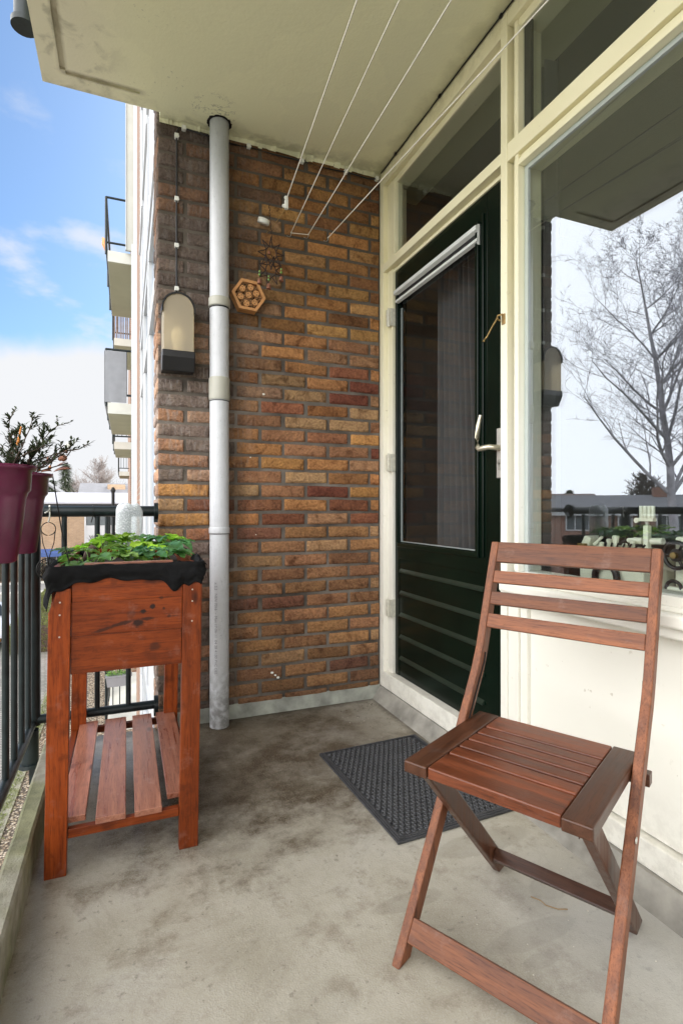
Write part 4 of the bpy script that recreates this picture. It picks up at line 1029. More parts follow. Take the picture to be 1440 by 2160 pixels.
# dragonfly stake with beads
ds = empty('garden_stake', (-.135, 1.60, .78), 0, 'rusty wire garden ornament with beads and leaf shapes on a thin stake', 'garden ornament')
q = MB(); q.tube([(0, 0, -.02), (-.025, 0, .10), (-.047, 0, .252)], .0017, 6); q.build('stake', 'dark', ds)
q = MB(); S = Vector((-.047, 0, .25)); k = .00126
def P_(px, py): return Vector((S.x+(px-112)*k, rnd.uniform(-.006, .006), S.z+(1000-py)*k))
for a, b in (((60, 1000), (100, 984)), ((100, 984), (130, 955)), ((62, 996), (120, 965)), ((66, 1002), (142, 975)), ((88, 990), (122, 948)), ((108, 982), (116, 960)), ((75, 998), (140, 950))): q.tube([P_(*a), P_(*b)], .0016, 5)
lp_ = [P_(122, 948), P_(134, 938), P_(145, 941), P_(146, 950), P_(138, 962)]; q.tube(lp_, .0016, 5)
for i in range(4): q.tube([P_(74+i*7, 992-i*3), P_(82+i*7, 978-i*3), P_(92+i*6, 974-i*2), P_(98+i*5, 980-i*3)], .0018, 5)
q.build('wire_twigs', 'rust', ds)
q = MB()
def wing(q, a, b, w):
    a = P_(*a); b = P_(*b); d = b-a; n = 8; vs = []
    for i in range(n+1):
        t = i/n; hw = w*math.sin(PI*t)**.7; c = a+d*t; vs += [c+Vector((0, -hw, hw*.25)), c+Vector((0, 0, hw*.9)), c+Vector((0, hw, hw*.25))]
    q.add(vs, [(i*3+j, i*3+j+1, i*3+j+4, i*3+j+3) for i in range(n) for j in range(2)], None, True)
wing(q, (113, 995), (149, 988), .012); wing(q, (90, 997), (112, 994), .010); wing(q, (118, 984), (140, 972), .004); wing(q, (62, 990), (84, 982), .006); q.build('leaf_shapes', 'copper', ds)
q = MB()
for (a, b, r_) in ((133, 965, .0095), (127, 967, .006), (104, 967, .0045), (119, 957, .005), (138, 951, .0045), (107, 986, .005)):
    c = P_(a, b); q.lathe([(.001, -r_), (r_*.8, -r_*.6), (r_, 0), (r_*.8, r_*.6), (.001, r_)], c, 12)
q.build('bead', 'copper', ds)
q = MB()
for (a, b, r_) in ((86, 990, .006), (62, 999, .005), (108, 984, .003)):
    c = P_(a, b); q.lathe([(.001, -r_), (r_*.8, -r_*.6), (r_, 0), (r_*.8, r_*.6), (.001, r_)], c, 12)
q.build('amber_bead', 'amber', ds)
q = MB(); c = P_(141, 938); q.lathe([(.001, -.012), (.006, -.006), (.0065, .002), (.001, .011)], c, 12); q.build('glass_bead', 'white', ds)

# wire hanger with coil on the rail
hw = empty('hanging_feeder', (-.268, 2.243, .91), 0, 'black wire bird feeder with ring and coiled ball hung from the rail', 'bird feeder')
q = MB(); q.tube([(.0, .027, .035), (.004, .0, .040), (.005, -.003, .0), (0, -.002, -.022)], .003, 6); q.tube([(-.012, -.002, .012), (.006, -.003, .022), (.003, -.003, .035)], .003, 6); q.build('tie', 'white', hw)
q = MB(); q.tube([(.024*math.cos(2*PI*k/28), 0, -.047+.024*math.sin(2*PI*k/28)) for k in range(29)], .0018, 5, caps=False)
q.tube([(-.023, 0, -.052), (-.018, 0, -.10), (-.003, 0, -.15), (0, 0, -.19)], .0016, 5); q.tube([(.023, 0, -.052), (.018, 0, -.10), (.003, 0, -.15), (0, 0, -.19)], .0016, 5); q.build('ring', 'dark', hw)
q = MB()
for i in range(9):
    t = i/8; r_ = .040*math.sin(PI*(t*.8+.1)); yy = (t-.5)*.05
    q.tube([(r_*math.cos(2*PI*k/24), yy, -.195+r_*math.sin(2*PI*k/24)) for k in range(25)], .0012, 5, caps=False)
    q.tube([(yy*1.5, r_*math.cos(2*PI*k/24)*.6, -.195+r_*math.sin(2*PI*k/24)) for k in range(25)], .0012, 5, caps=False)
q.build('wire_ball', 'dark', hw)

# ================================================================== PLANTER TABLE
AZ = R(-.1)
pl = empty('planter_table', (-.193, 1.523, 0), AZ, 'orange stained wooden raised planter with slatted shelf and black liner', 'planter')
tilt = .0155   # leans slightly to the right
def T(x, z): return x+tilt*z
PW, PD = .378, .705
def leg(x0, y0, chamf=0):
    w = .051; z1 = .734
    poly = [(x0, 0), (x0+w, 0), (T(x0+w, z1), z1)]
    if chamf > 0: poly += [(T(x0+.02, z1), z1), (T(x0, z1-.06), z1-.06)]
    else: poly += [(T(x0, z1), z1)]
    return polyboard('leg', poly, y0, y0+.028, 'planter', pl, .002)
leg(0, 0, 1); leg(PW-.051, 0); leg(0, PD-.028); leg(PW-.051, PD-.028)
def pbox(name, x0, x1, y0, y1, z0, z1, m, par=pl, bevel=.002, along='x'):
    c = Vector(((x0+x1)/2+tilt*(z0+z1)/2, (y0+y1)/2, (z0+z1)/2)); sx, sy, sz = (x1-x0)/2, (y1-y0)/2, (z1-z0)/2
    q = MB()
    if along == 'x': q.box((-sx, -sy, -sz), (sx, sy, sz)); o = q.build(name, m, par, bevel)
    elif along == 'y': q.box((-sy, -sx, -sz), (sy, sx, sz)); o = q.build(name, m, par, bevel); o.rotation_euler = (0, 0, R(90))
    o.location = c; return o
def front_mat():
    m = MT['planter'].copy(); m.name = 'knotted_front_boards'; nt = m.node_tree; p = nt.nodes['Principled BSDF']
    src = p.inputs['Base Color'].links[0].from_socket
    t = N(nt, 'ShaderNodeTexCoord'); t.object = pl; sp = nt.nodes.new('ShaderNodeSeparateXYZ'); Lk(nt, t.outputs['Object'], sp.inputs[0])
    n = noise_(nt, t.outputs['Object'], 60, 5, .65); n2 = noise_(nt, t.outputs['Object'], 18, 3)
    w = None
    for (x, z, rx, rz, st) in ((.225, .662, .009, .0065, 1), (.248, .674, .0075, .007, 1), (.278, .667, .004, .004, .8), (.292, .645, .006, .005, .7), (.305, .645, .018, .0018, .5), (.271, .696, .007, .006, .7), (.287, .697, .018, .0018, .45), (.256, .565, .014, .011, .55), (.194, .656, .013, .012, .35), (.128, .619, .034, .0055, .75), (.175, .632, .036, .006, .8), (.213, .632, .018, .012, .95), (.236, .642, .02, .0055, .8), (.25, .745, .03, .012, .5)):
        dx = M(nt, 'DIVIDE', M(nt, 'SUBTRACT', sp.outputs[0], x+tilt*z), rx); dz = M(nt, 'DIVIDE', M(nt, 'SUBTRACT', M(nt, 'SUBTRACT', sp.outputs[2], M(nt, 'MULTIPLY', M(nt, 'SUBTRACT', sp.outputs[0], x), .22 if rx > .03 else 0.)), z), rz)
        d = M(nt, 'SQRT', M(nt, 'ADD', M(nt, 'MULTIPLY', dx, dx), M(nt, 'MULTIPLY', dz, dz))); d = M(nt, 'ADD', d, M(nt, 'MULTIPLY', M(nt, 'SUBTRACT', n, .5), 1.3))
        q_ = smooth(nt, d, 1.15, .55, 0, st); w = q_ if w is None else M(nt, 'MAXIMUM', w, q_)
    Lk(nt, mixc(nt, w, src, (.022, .009, .006)), p.inputs['Base Color']); return m
MT['front'] = front_mat()
for z0, z1 in ((.512, .6085), (.609, .6965), (.697, .786)):
    pbox('front_board', .052, PW-.052, .006, .026, z0, z1, 'front', bevel=.0009)
    pbox('back_board', .052, PW-.052, PD-.026, PD-.006, z0, z1, 'planter')
    pbox('side_board', .003, .021, .029, PD-.029, z0, z1, 'planter', along='y')
    pbox('side_board', PW-.021, PW-.003, .029, PD-.029, z0, z1, 'planter', along='y')
pbox('shelf_rail', .052, PW-.052, .004, .022, .092, .116, 'planter'); pbox('shelf_rail', .052, PW-.052, PD-.022, PD-.004, .092, .116, 'planter')
pbox('shelf_rail', .003, .024, .029, PD-.029, .092, .116, 'planter', along='y'); pbox('shelf_rail', PW-.024, PW-.003, .029, PD-.029, .092, .116, 'planter', along='y')
for x0, x1, ys in ((.030, .092, .006), (.117, .190, -.002), (.212, .281, -.006), (.298, .366, .030)):
    pbox('shelf_slat', x0, x1, ys+(0.024 if x0 < .052 or x1 > .33 else 0), PD-.006, .1175, .134, 'shelf', bevel=.0015, along='y')
# screws on the legs
q = MB()
for x, zz in ((.026, (.70, .668, .612)), (PW-.026, (.715, .683, .628))):
    for z in zz: q.tube([(T(x, z), .0, z), (T(x, z), -.0012, z)], .0022, 8)
q.build('screw', 'silver', pl)
# soil
q = MB(); n = 26; m_ = 40; vs = []
for j in range(m_+1):
    for i in range(n+1):
        x = .022+(PW-.044)*i/n; y = .028+(PD-.056)*j/m_; z = .752+.012*noise.noise((x*12, y*12, 0))+.006*noise.noise((x*45, y*45, 2)); vs.append((T(x, z), y, z))
q.add(vs, [(j*(n+1)+i, j*(n+1)+i+1, (j+1)*(n+1)+i+1, (j+1)*(n+1)+i) for j in range(m_) for i in range(n)], None, True); q.build('soil', 'soil', pl)
# liner: a wrinkled strip draped over the rim on all four sides
def drape(pts, drop, name='liner', off=.004, seed=0):
    """pts: rim polyline (x, y, outward nx, ny); drop(t)->length"""
    q = MB(); rows = []; M_ = 11
    for i, (x, y, nx_, ny_) in enumerate(pts):
        t = i/(len(pts)-1); row = []
        D = drop(t); W = 0
        for j in range(M_+4):
            if j < 3: # inside
                o_ = -.024+j*.010; z = .770+j*.0085
            elif j == 3: o_ = .004; z = .7935
            else:
                s_ = (j-3)/(M_); z = .7935-D*s_
                o_ = .006+.006*math.sin(PI*min(1, s_*1.2))+.010*noise.noise((x*16+seed, y*16, s_*2.4))*s_**.5+.004*noise.noise((x*60+seed, y*60, s_*9))
            z += .004*noise.noise((x*20, y*20, 5+seed))
            row.append((T(x+nx_*o_, z), y+ny_*o_, z))
        rows.append(row)
    n = len(rows[0]); vs = [v for r_ in rows for v in r_]
    q.add(vs, [(i*n+j, (i+1)*n+j, (i+1)*n+j+1, i*n+j+1) for i in range(len(rows)-1) for j in range(n-1)], None, True)
    o = q.build(name, 'liner', pl); sm = o.modifiers.new('s', 'SOLIDIFY'); sm.thickness = .0012; return o
def lineseg(a, b, nrm_, n): return [(a[0]+(b[0]-a[0])*i/n, a[1]+(b[1]-a[1])*i/n, nrm_[0], nrm_[1]) for i in range(n+1)]
def corner(c, a0, a1, n=6): return [(c[0], c[1], math.cos(a0+(a1-a0)*i/n)*1.25, math.sin(a0+(a1-a0)*i/n)*1.25) for i in range(n+1)]
fr = lineseg((.0, .30), (.0, .012), (-1, 0), 16)+corner((.006, .006), PI, 1.5*PI)+lineseg((.012, .0), (PW-.012, .0), (0, -1), 60)+corner((PW-.006, .006), 1.5*PI, 2*PI)+lineseg((PW, .012), (PW, .16), (1, 0), 8)
def dfront(t):
    base = .043+.003*math.sin(t*23)+.003*math.sin(t*51)
    base += .075*math.exp(-((t-.185)/.045)**2)+.052*math.exp(-((t-.27)/.035)**2)*.3
    base += .042*math.exp(-((t-.735)/.04)**2)+.018*math.exp(-((t-.86)/.05)**2)+.02*math.exp(-((t-.80)/.02)**2)
    return base
drape(fr, dfront, off=.004, seed=2)
bk = lineseg((PW, .42), (PW, PD-.012), (1, 0), 14)+corner((PW-.006, PD-.006), 0, .5*PI)+lineseg((PW-.012, PD), (.012, PD), (0, 1), 40)+corner((.006, PD-.006), .5*PI, PI)+lineseg((0, PD-.012), (0, .302), (-1, 0), 14)
drape(bk, lambda t: .045+.008*math.sin(t*31), seed=9)
# loose puckered flap standing up at the right front corner
q = MB(); vs = []
for j in range(7):
    for i in range(13):
        u = i/12; v = j/6; vs.append((T(PW-.02+.035*u+.008*noise.noise((u*4, v*4, 1)), .79), .03+.10*u*0+.12*v-.02+.012*noise.noise((u*5, v*5, 7)), .778+.028*abs(math.sin(u*3.2))*(.4+.6*v)+.010*noise.noise((u*6, v*6, 3))))
q.add(vs, [(j*13+i, j*13+i+1, (j+1)*13+i+1, (j+1)*13+i) for j in range(6) for i in range(12)], None, True)
o = q.build('liner', 'liner', pl); sm = o.modifiers.new('s', 'SOLIDIFY'); sm.thickness = .0012
# rim edge strips that stay uncovered
pbox('rim_edge', .08, .30, .0085, .0235, .7862, .7972, 'shelf', bevel=.001)
pbox('rim_edge', PW-.019, PW-.005, .20, .52, .7862, .7972, 'shelf', bevel=.001, along='y')

# strawberry-like plants
def bigleaf(q, p, d, up, L, W, col, fold=.3, bend=.35, teeth=6):
    d = d.normalized(); s = d.cross(up); s = s.normalized() if s.length > 1e-3 else Vector((1, 0, 0)); u = s.cross(d).normalized()
    n = 14; vs = []; fs = []; ph = (p.x*37+p.y*91) % 6
    for i in range(n+1):
        t = i/n; w = W*.5*(math.sin(PI*min(1, t**.85*.97+.03))**.75)
        w *= 1+(.16 if i % 2 else -.06)
        c = p+d*(L*t)-u*(bend*L*t*t)
        for k, f in enumerate((-1, -.55, 0, .55, 1)):
            rip = .05*W*math.sin(t*16+abs(f)*3+ph)*abs(f)+(.03*W if k in (1, 3) and i % 2 else 0)
            vs.append(c+s*(w*f)+u*(abs(f)*w*fold+rip))
    for i in range(n):
        for k in range(4): a = i*5+k; fs.append((a, a+1, a+6, a+5))
    q.add(vs, fs, col, True)
def plant(x, y, label, ns, seed, L0=.055, hue=(1, 1, 1), hgt=.045):
    r = random.Random(seed); root = empty('strawberry_plant', (0, 0, 0), 0, label, 'plant', 'leafy plants growing in the planter')
    c = Matrix.Translation((-.193, 1.523, 0)) @ Matrix.Rotation(AZ, 4, 'Z') @ Vector((T(x, .755), y, .755)); root.location = c
    st = MB(); lv = MB()
    for i in range(ns):
        a = 2*PI*i/ns+r.uniform(-.4, .4); out_ = r.uniform(.02, .075); hh = hgt*r.uniform(.4, 1.05)
        hh = hh*1.35+.012; tip = Vector((math.cos(a)*out_, math.sin(a)*out_, hh)); mid = Vector((tip.x*.4, tip.y*.4, hh*.75)); st.tube([(0, 0, -.006), mid, tip], .0014, 5)
        c0 = r.uniform(.55, 1.25); col = (hue[0]*c0*r.uniform(.85, 1.15), hue[1]*c0, hue[2]*c0*r.uniform(.8, 1.3))
        dv = Vector((math.cos(a), math.sin(a), r.uniform(-.15, .35)))
        for da in (-1.05, 0, 1.05):
            dd = Matrix.Rotation(da+r.uniform(-.15, .15), 3, 'Z') @ dv; L = L0*r.uniform(.75, 1.15)*(1 if da == 0 else .85)
            bigleaf(lv, tip, dd, Vector((r.uniform(-.25, .25), r.uniform(-.25, .25), 1)), L, L*.68, col, bend=r.uniform(.1, .5))
    lv.build('leaves', 'leaf', root, attr=True); st.build('stems', 'leaf', root, attr=True)
plant(.085, .12, 'low leafy green plant in the front left corner of the planter', 8, 1, .05, (.9, 1, 1), .038)
plant(.19, .16, 'leafy green plant in the front middle of the planter', 9, 2, .058, (1, 1, .9), .045)
plant(.275, .17, 'bluish green broad-leaved plant in the front right of the planter', 9, 3, .060, (.72, .95, 1.6), .048)
plant(.11, .36, 'bright green plant in the middle left of the planter', 9, 4, .06, (1.7, 1.6, .7), .06)
plant(.25, .38, 'bright yellow-green plant in the centre of the planter', 9, 5, .062, (1.7, 1.6, .7), .066)
plant(.30, .46, 'grey-green plant near the right rim of the planter beside the wall', 8, 6, .06, (.75, .95, 1.5), .056)
plant(.17, .58, 'green plant towards the back of the planter by the railing', 8, 7, .055, (1.2, 1.2, .8), .06)
# dark curled stick at the back
q = MB(); w0 = Matrix.Translation((-.193, 1.523, 0)) @ Matrix.Rotation(AZ, 4, 'Z')
q.tube([w0 @ Vector(p) for p in ((.06, .56, .755), (.08, .53, .80), (.11, .52, .818), (.14, .51, .822), (.15, .51, .838), (.135, .50, .850))], [.014, .018, .016, .010, .005, .002], 8)
tag(q.build('driftwood', 'twig'), 'dark curled piece of driftwood lying behind the planter leaves', 'driftwood')
# upturned plastic bottle
bt = empty('plastic_bottle', (.008, 2.165, .745), 0, 'clear upside-down plastic bottle with condensation stuck in the planter', 'bottle')
q = MB(); prof = [(.012, -.02), (.014, .01), (.030, .03), (.045, .05), (.0475, .07), (.0465, .095), (.0475, .12), (.0475, .165), (.0475, .178)]
q.lathe(prof, n=40, caps=False)
n = 40; vs = []; ringr = [(.0475, .178), (.0465, .192), (.042, .205), (.033, .215), (.022, .214), (.010, .200), (.002, .196)]
for ri, (r_, z) in enumerate(ringr):
    for k in range(n):
        a = 2*PI*k/n; lob = (math.cos(5*a)*.5+.5); g = lob**2*.009*math.sin(PI*min(1, ri/5)); vs.append((r_*math.cos(a)*(1-.05*lob*(ri > 1)), r_*math.sin(a)*(1-.05*lob*(ri > 1)), z-g))
q.add(vs, [(i*n+k, i*n+(k+1) % n, (i+1)*n+(k+1) % n, (i+1)*n+k) for i in range(len(ringr)-1) for k in range(n)], None, True)
o = q.build('bottle_body', 'bottle', bt); bt.rotation_euler = (0, R(1), 0)

# ================================================================== FOLDING CHAIR
PHI = R(28); chair = empty('folding_chair', (.616, .817, 0), PHI, 'brown stained slatted wooden folding chair facing the railing', 'chair')
# chair frame: x = towards the back, y = towards its right-hand side seen from behind (left in the picture)
top, bend, foot = Vector((.459, 0, .849)), Vector((.351, 0, .553)), Vector((-.025, 0, 0))
def off(p, d, w): return p+d*w
u1 = (top-bend).normalized(); u2 = (bend-foot).normalized(); n1 = Vector((u1.z, 0, -u1.x)); n2 = Vector((u2.z, 0, -u2.x)); nb = (n1+n2).normalized()
RW = .036
def railpiece(y0, y1):
    poly = [foot, bend-Vector((u2.x, 0, u2.z))*.03+n2*0, bend+u1*.03, top, top+n1*RW, bend+u1*.03+n1*RW, bend-u2*.02+n2*RW, foot+n2*RW*1.0+Vector((0, 0, 0))]
    # level the foot on the floor
    f2 = foot+n2*RW; f2 = f2+u2*(-f2.z/u2.z) if abs(u2.z) > 0 else f2; poly[-1] = f2; poly[0] = foot
    return polyboard('side_rail', [(p.x, p.z) for p in poly], y0, y1, 'chair', chair, .003)
yL0, yL1 = .173, .193; yR0, yR1 = -.213, -.193
railpiece(yL0, yL1); railpiece(yR0, yR1)
# slots (dark line) on the inner face of the rails
for yy in (yL0-.0006, yR1+.0006):
    a = bend+u1*.02+n1*RW*.5; b = bend+n2*RW*.55; c = bend-u2*.17+n2*RW*.5
    q = MB()
    for s_, e_ in ((a, b), (b, c)): q.tube([(s_.x, yy, s_.z), (e_.x, yy, e_.z)], .0028, 6)
    q.build('slot', 'hole', chair)
for s0, s1 in ((.0, .056), (.080, .113), (.137, .171), (.196, .232)):
    c = top-u1*((s0+s1)/2)+n1*.008
    board('back_slat', (c.x, yL0, c.z), (c.x, yR1, c.z), u1, s1-s0, .013, 'chair', chair, .002)
# front stretcher board on the rails near the floor
c = foot+u2*.072+n2*.009
board('front_stretcher', (c.x, yL0, c.z), (c.x, yR1, c.z), u2, .046, .016, 'chair', chair, .002)
# seat
SZ = .421; st_ = .024; D0, D1 = 0.0, .346
ySL, ySR = .187-.012, -.187-.004
def seatboard(name, a, b, w, m): return board(name, a, b, (1, 0, 0) if abs(a[1]-b[1]) > .1 else (0, 1, 0), w, st_, m, chair, .003)
wL = .052
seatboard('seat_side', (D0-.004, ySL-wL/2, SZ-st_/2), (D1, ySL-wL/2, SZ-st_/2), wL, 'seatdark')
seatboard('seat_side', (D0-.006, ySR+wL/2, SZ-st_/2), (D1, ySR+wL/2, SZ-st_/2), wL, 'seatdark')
x = D0
for w in (.079, .0365, .0365, .0365, .0365, .0765):
    seatboard('seat_slat', (x+w/2, ySL-wL-.0015, SZ-st_/2), (x+w/2, ySR+wL+.0015, SZ-st_/2), w, 'seatwood'); x += w+.0082
# rear short legs, from under the seat front down to the back feet
la, lb = Vector((.050, 0, SZ-st_-.004)), Vector((.415, 0, 0)); ul = (lb-la).normalized(); nl = Vector((-ul.z, 0, ul.x))
for y0, y1 in ((.138, .158), (-.178, -.158)):
    w = .042; p = [la-nl*w*.5, la+nl*w*.5, lb+nl*w*.5, lb-nl*w*.5]
    e1 = p[2]+ul*(-p[2].z/ul.z); e2 = p[3]+ul*(-(p[3].z)/ul.z)
    lo, hi = (e1, e2) if e1.x < e2.x else (e2, e1)
    poly = [p[0]+Vector((0, 0, 0)), p[1], Vector((e1.x, 0, 0)), Vector((e2.x, 0, 0))]
    # clipped toe like the photo
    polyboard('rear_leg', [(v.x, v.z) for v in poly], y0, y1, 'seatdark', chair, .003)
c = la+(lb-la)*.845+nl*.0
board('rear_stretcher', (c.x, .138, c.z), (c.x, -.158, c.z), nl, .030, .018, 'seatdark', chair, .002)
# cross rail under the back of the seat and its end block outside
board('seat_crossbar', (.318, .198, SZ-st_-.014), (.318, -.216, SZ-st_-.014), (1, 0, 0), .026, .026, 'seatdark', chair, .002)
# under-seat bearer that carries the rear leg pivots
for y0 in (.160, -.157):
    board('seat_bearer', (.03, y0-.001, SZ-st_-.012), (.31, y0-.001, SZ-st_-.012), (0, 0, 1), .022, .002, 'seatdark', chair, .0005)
q = MB()
for (x_, y0, y1, z_, r_) in ((.083, .1375, .1355, .365, .006), (.083, -.1565, -.1545, .365, .006), (.19, -.2135, -.215, .318, .006), (.19, .1935, .195, .318, .006)):
    q.tube([(x_, y0, z_), (x_, y1, z_)], r_, 12)
q.build('bolt', 'silver', chair)

# ================================================================== FLOOR DEBRIS
q = MB(); r = random.Random(21)
for i in range(150):
    t = r.random()**1.7; x = 1.13-.26*t+r.gauss(0, .018); y = 2.33-.34*r.random()**1.5+r.gauss(0, .02)
    if i % 3 == 0: x, y = 1.10-abs(r.gauss(0, .05)), 2.34-abs(r.gauss(0, .05))
    s = r.uniform(.001, .005); a = r.uniform(0, PI)
    q.add([(x+s*math.cos(a), y+s*math.sin(a), .0012), (x-s*.6*math.sin(a), y+s*.6*math.cos(a), .003), (x-s*math.cos(a), y-s*math.sin(a), .0012)], [(0, 1, 2)])
for i in range(70):
    x = r.uniform(-.15, 1.05); y = r.uniform(.3, 2.2); s = r.uniform(.0008, .0026); a = r.uniform(0, PI)
    q.add([(x+s*math.cos(a), y+s*math.sin(a), .0012), (x-s*.6*math.sin(a), y+s*.6*math.cos(a), .002), (x-s*math.cos(a), y-s*math.sin(a), .0012)], [(0, 1, 2)])
tag(q.build('leaf_crumbs', 'leaflit'), 'dark dirt and leaf crumbs gathered in the floor corner by the door', 'debris', kind='stuff')
q = MB()
for i in range(36):
    x, y = (r.uniform(.9, 1.12), r.uniform(1.95, 2.3)) if i % 2 else (r.uniform(.7, 1.1), r.uniform(.7, 1.3)); s = r.uniform(.0008, .0022)
    q.lathe([(s*.3, 0), (s, .0008), (s*.4, .0016)], (x, y, .0005), 6)
tag(q.build('pale_chips', 'crumb'), 'tiny pale paint chips scattered on the balcony floor', 'debris', kind='stuff')
q = MB(); q.tube([(.905, 1.02, .002), (.915, 1.0, .004), (.918, .985, .002), (.935, .965, .002), (.955, .955, .003)], .0013, 5); tag(q.build('dry_stalk', 'stalk'), 'thin dry orange-brown stalk lying on the floor under the chair', 'stalk')
q = MB()
for i, (x, z, s) in enumerate(((.58, 1.46, .007), (.52, 1.17, .004), (.62, .185, .008), (.635, .172, .006), (.648, .16, .008), (.545, .82, .003))):
    q.lathe([(.0, 0), (s, .001), (s*.5, .003)], (0, 0, 0), 7) if False else None
    q.add([(x+s*math.cos(k*1.05), YW-.0085-(.002 if k % 2 else 0), z+s*.7*math.sin(k*1.05)) for k in range(6)], [tuple(range(6))])
tag(q.build('plaster_spots', 'white'), 'small white plaster specks stuck on the brick wall', 'plaster', kind='stuff')

# ================================================================== GROUND AND SURROUNDINGS
GZ = -4.4
def sheet(name, pts, z, m, kind='structure'):
    q = MB(); q.add([(x, y, z) for x, y in pts], [tuple(range(len(pts)))]); o = q.build(name, m); o['kind'] = kind; return o
sheet('ground', [(-700, -700), (700, -700), (700, 700), (-700, 700)], GZ-.01, 'grass')
sheet('pavement', [(-20.6, -60), (-1.87, -60), (-1.87, 38.3), (-20.6, 38.3)], GZ, 'pave')
sheet('gravel_bed', [(-1.87, -30), (.13, -30), (.13, 60), (-1.87, 60)], GZ+.004, 'gravel', 'stuff')
sheet('road', [(-60, 38.6), (14, 38.6), (14, 42.9), (-60, 42.9)], GZ+.002, 'road')
sheet('road', [(-30, -60), (-21, -60), (-21, 38.6), (-30, 38.6)], GZ+.002, 'road')
sheet('garden_bed', [(-60, 43.2), (14, 43.2), (14, 46.5), (-60, 46.5)], GZ+.004, 'earth')
q = MB(); q.box((-60, 42.9, GZ-.05), (14, 43.15, GZ+.14)); q.box((-60, 38.35, GZ-.05), (14, 38.6, GZ+.10)); q.build('kerb', 'slab')['kind'] = 'structure'
q = MB(); q.box((-2.12, -30, GZ-.05), (-1.8705, 60, GZ+.03)); q.build('kerb', 'kerb')['kind'] = 'structure'
def leafmass(q, n, fn, lf, r, cfun=None):
    for _ in range(n):
        p = fn(r); d = Vector((r.uniform(-1, 1), r.uniform(-1, 1), r.uniform(-.6, 1))); c = r.uniform(.5, 1.3)
        col = cfun(p, c) if cfun else (c, c, c)
        leafcard(q, p, d, Vector((r.uniform(-1, 1), r.uniform(-1, 1), 1)), lf*r.uniform(.6, 1.3), lf*.6, col, n=1)
# moss tufts along the kerb strip
q = MB(); r = random.Random(31)
def mossp(r):
    y = r.uniform(1, 18); return Vector((-2.0+r.gauss(0, .07), y, GZ+.03+r.random()*.03))
leafmass(q, 7000, mossp, .05, r)
tag(q.build('moss', 'moss', attr=True), 'bright moss growing along the concrete edging strip', 'moss', kind='stuff')

def hedge(name, x0, x1, y0, y1, h, label, m, lf, n, seed, core):
    root = empty(name, ((x0+x1)/2, (y0+y1)/2, GZ), 0, label, 'hedge'); r = random.Random(seed)
    hx_, hy_ = (x1-x0)/2, (y1-y0)/2
    q = MB(); q.box((-hx_+lf, -hy_+lf, 0), (hx_-lf, hy_-lf, h-lf)); q.build('core', core, root)
    q = MB()
    A = [('t', 4*hx_*hy_), ('f', 2*hx_*h), ('b', 2*hx_*h), ('l', 2*hy_*h), ('r', 2*hy_*h)]; tot = sum(a for _, a in A)
    for s, a in A:
        for _ in range(int(n*a/tot)):
            u, v = r.uniform(-1, 1), r.random(); j = lambda: r.gauss(0, lf*.45)
            if s == 't': p = Vector((u*hx_, r.uniform(-hy_, hy_), h+.05*noise.noise((u*hx_*2, v*4, 1))+j()*.6))
            elif s in 'fb': p = Vector((u*hx_, (-hy_ if s == 'f' else hy_)+j(), v*h))
            else: p = Vector(((-hx_ if s == 'l' else hx_)+j(), u*hy_, v*h))
            d = Vector((r.uniform(-1, 1), r.uniform(-1, 1), r.uniform(-.3, 1))); c = r.uniform(.5, 1.25)
            leafcard(q, p, d, Vector((r.uniform(-.6, .6), r.uniform(-.6, .6), 1)), lf*r.uniform(.6, 1.3), lf*.65, (c, c, c), n=1)
    q.build('foliage', m, root, attr=True); return root
hedge('hedge', -4.0, -2.1, 22.4, 33.5, 1.0, 'low clipped yellow-green hedge standing on the paving behind the rail', 'hedge', .085, 30000, 41, MT['twig'])
hedge('hedge', -16, -7.7, 45.2, 46.2, 2.1, 'tall dark green hedge across the road in front of the houses', 'darkhedge', .16, 12000, 42, MT['twig'])
hedge('hedge', -5.9, -4.2, 44.6, 45.3, 1.2, 'rounded dark shrub hedge under the blue awning', 'darkhedge', .13, 2600, 43, MT['twig'])

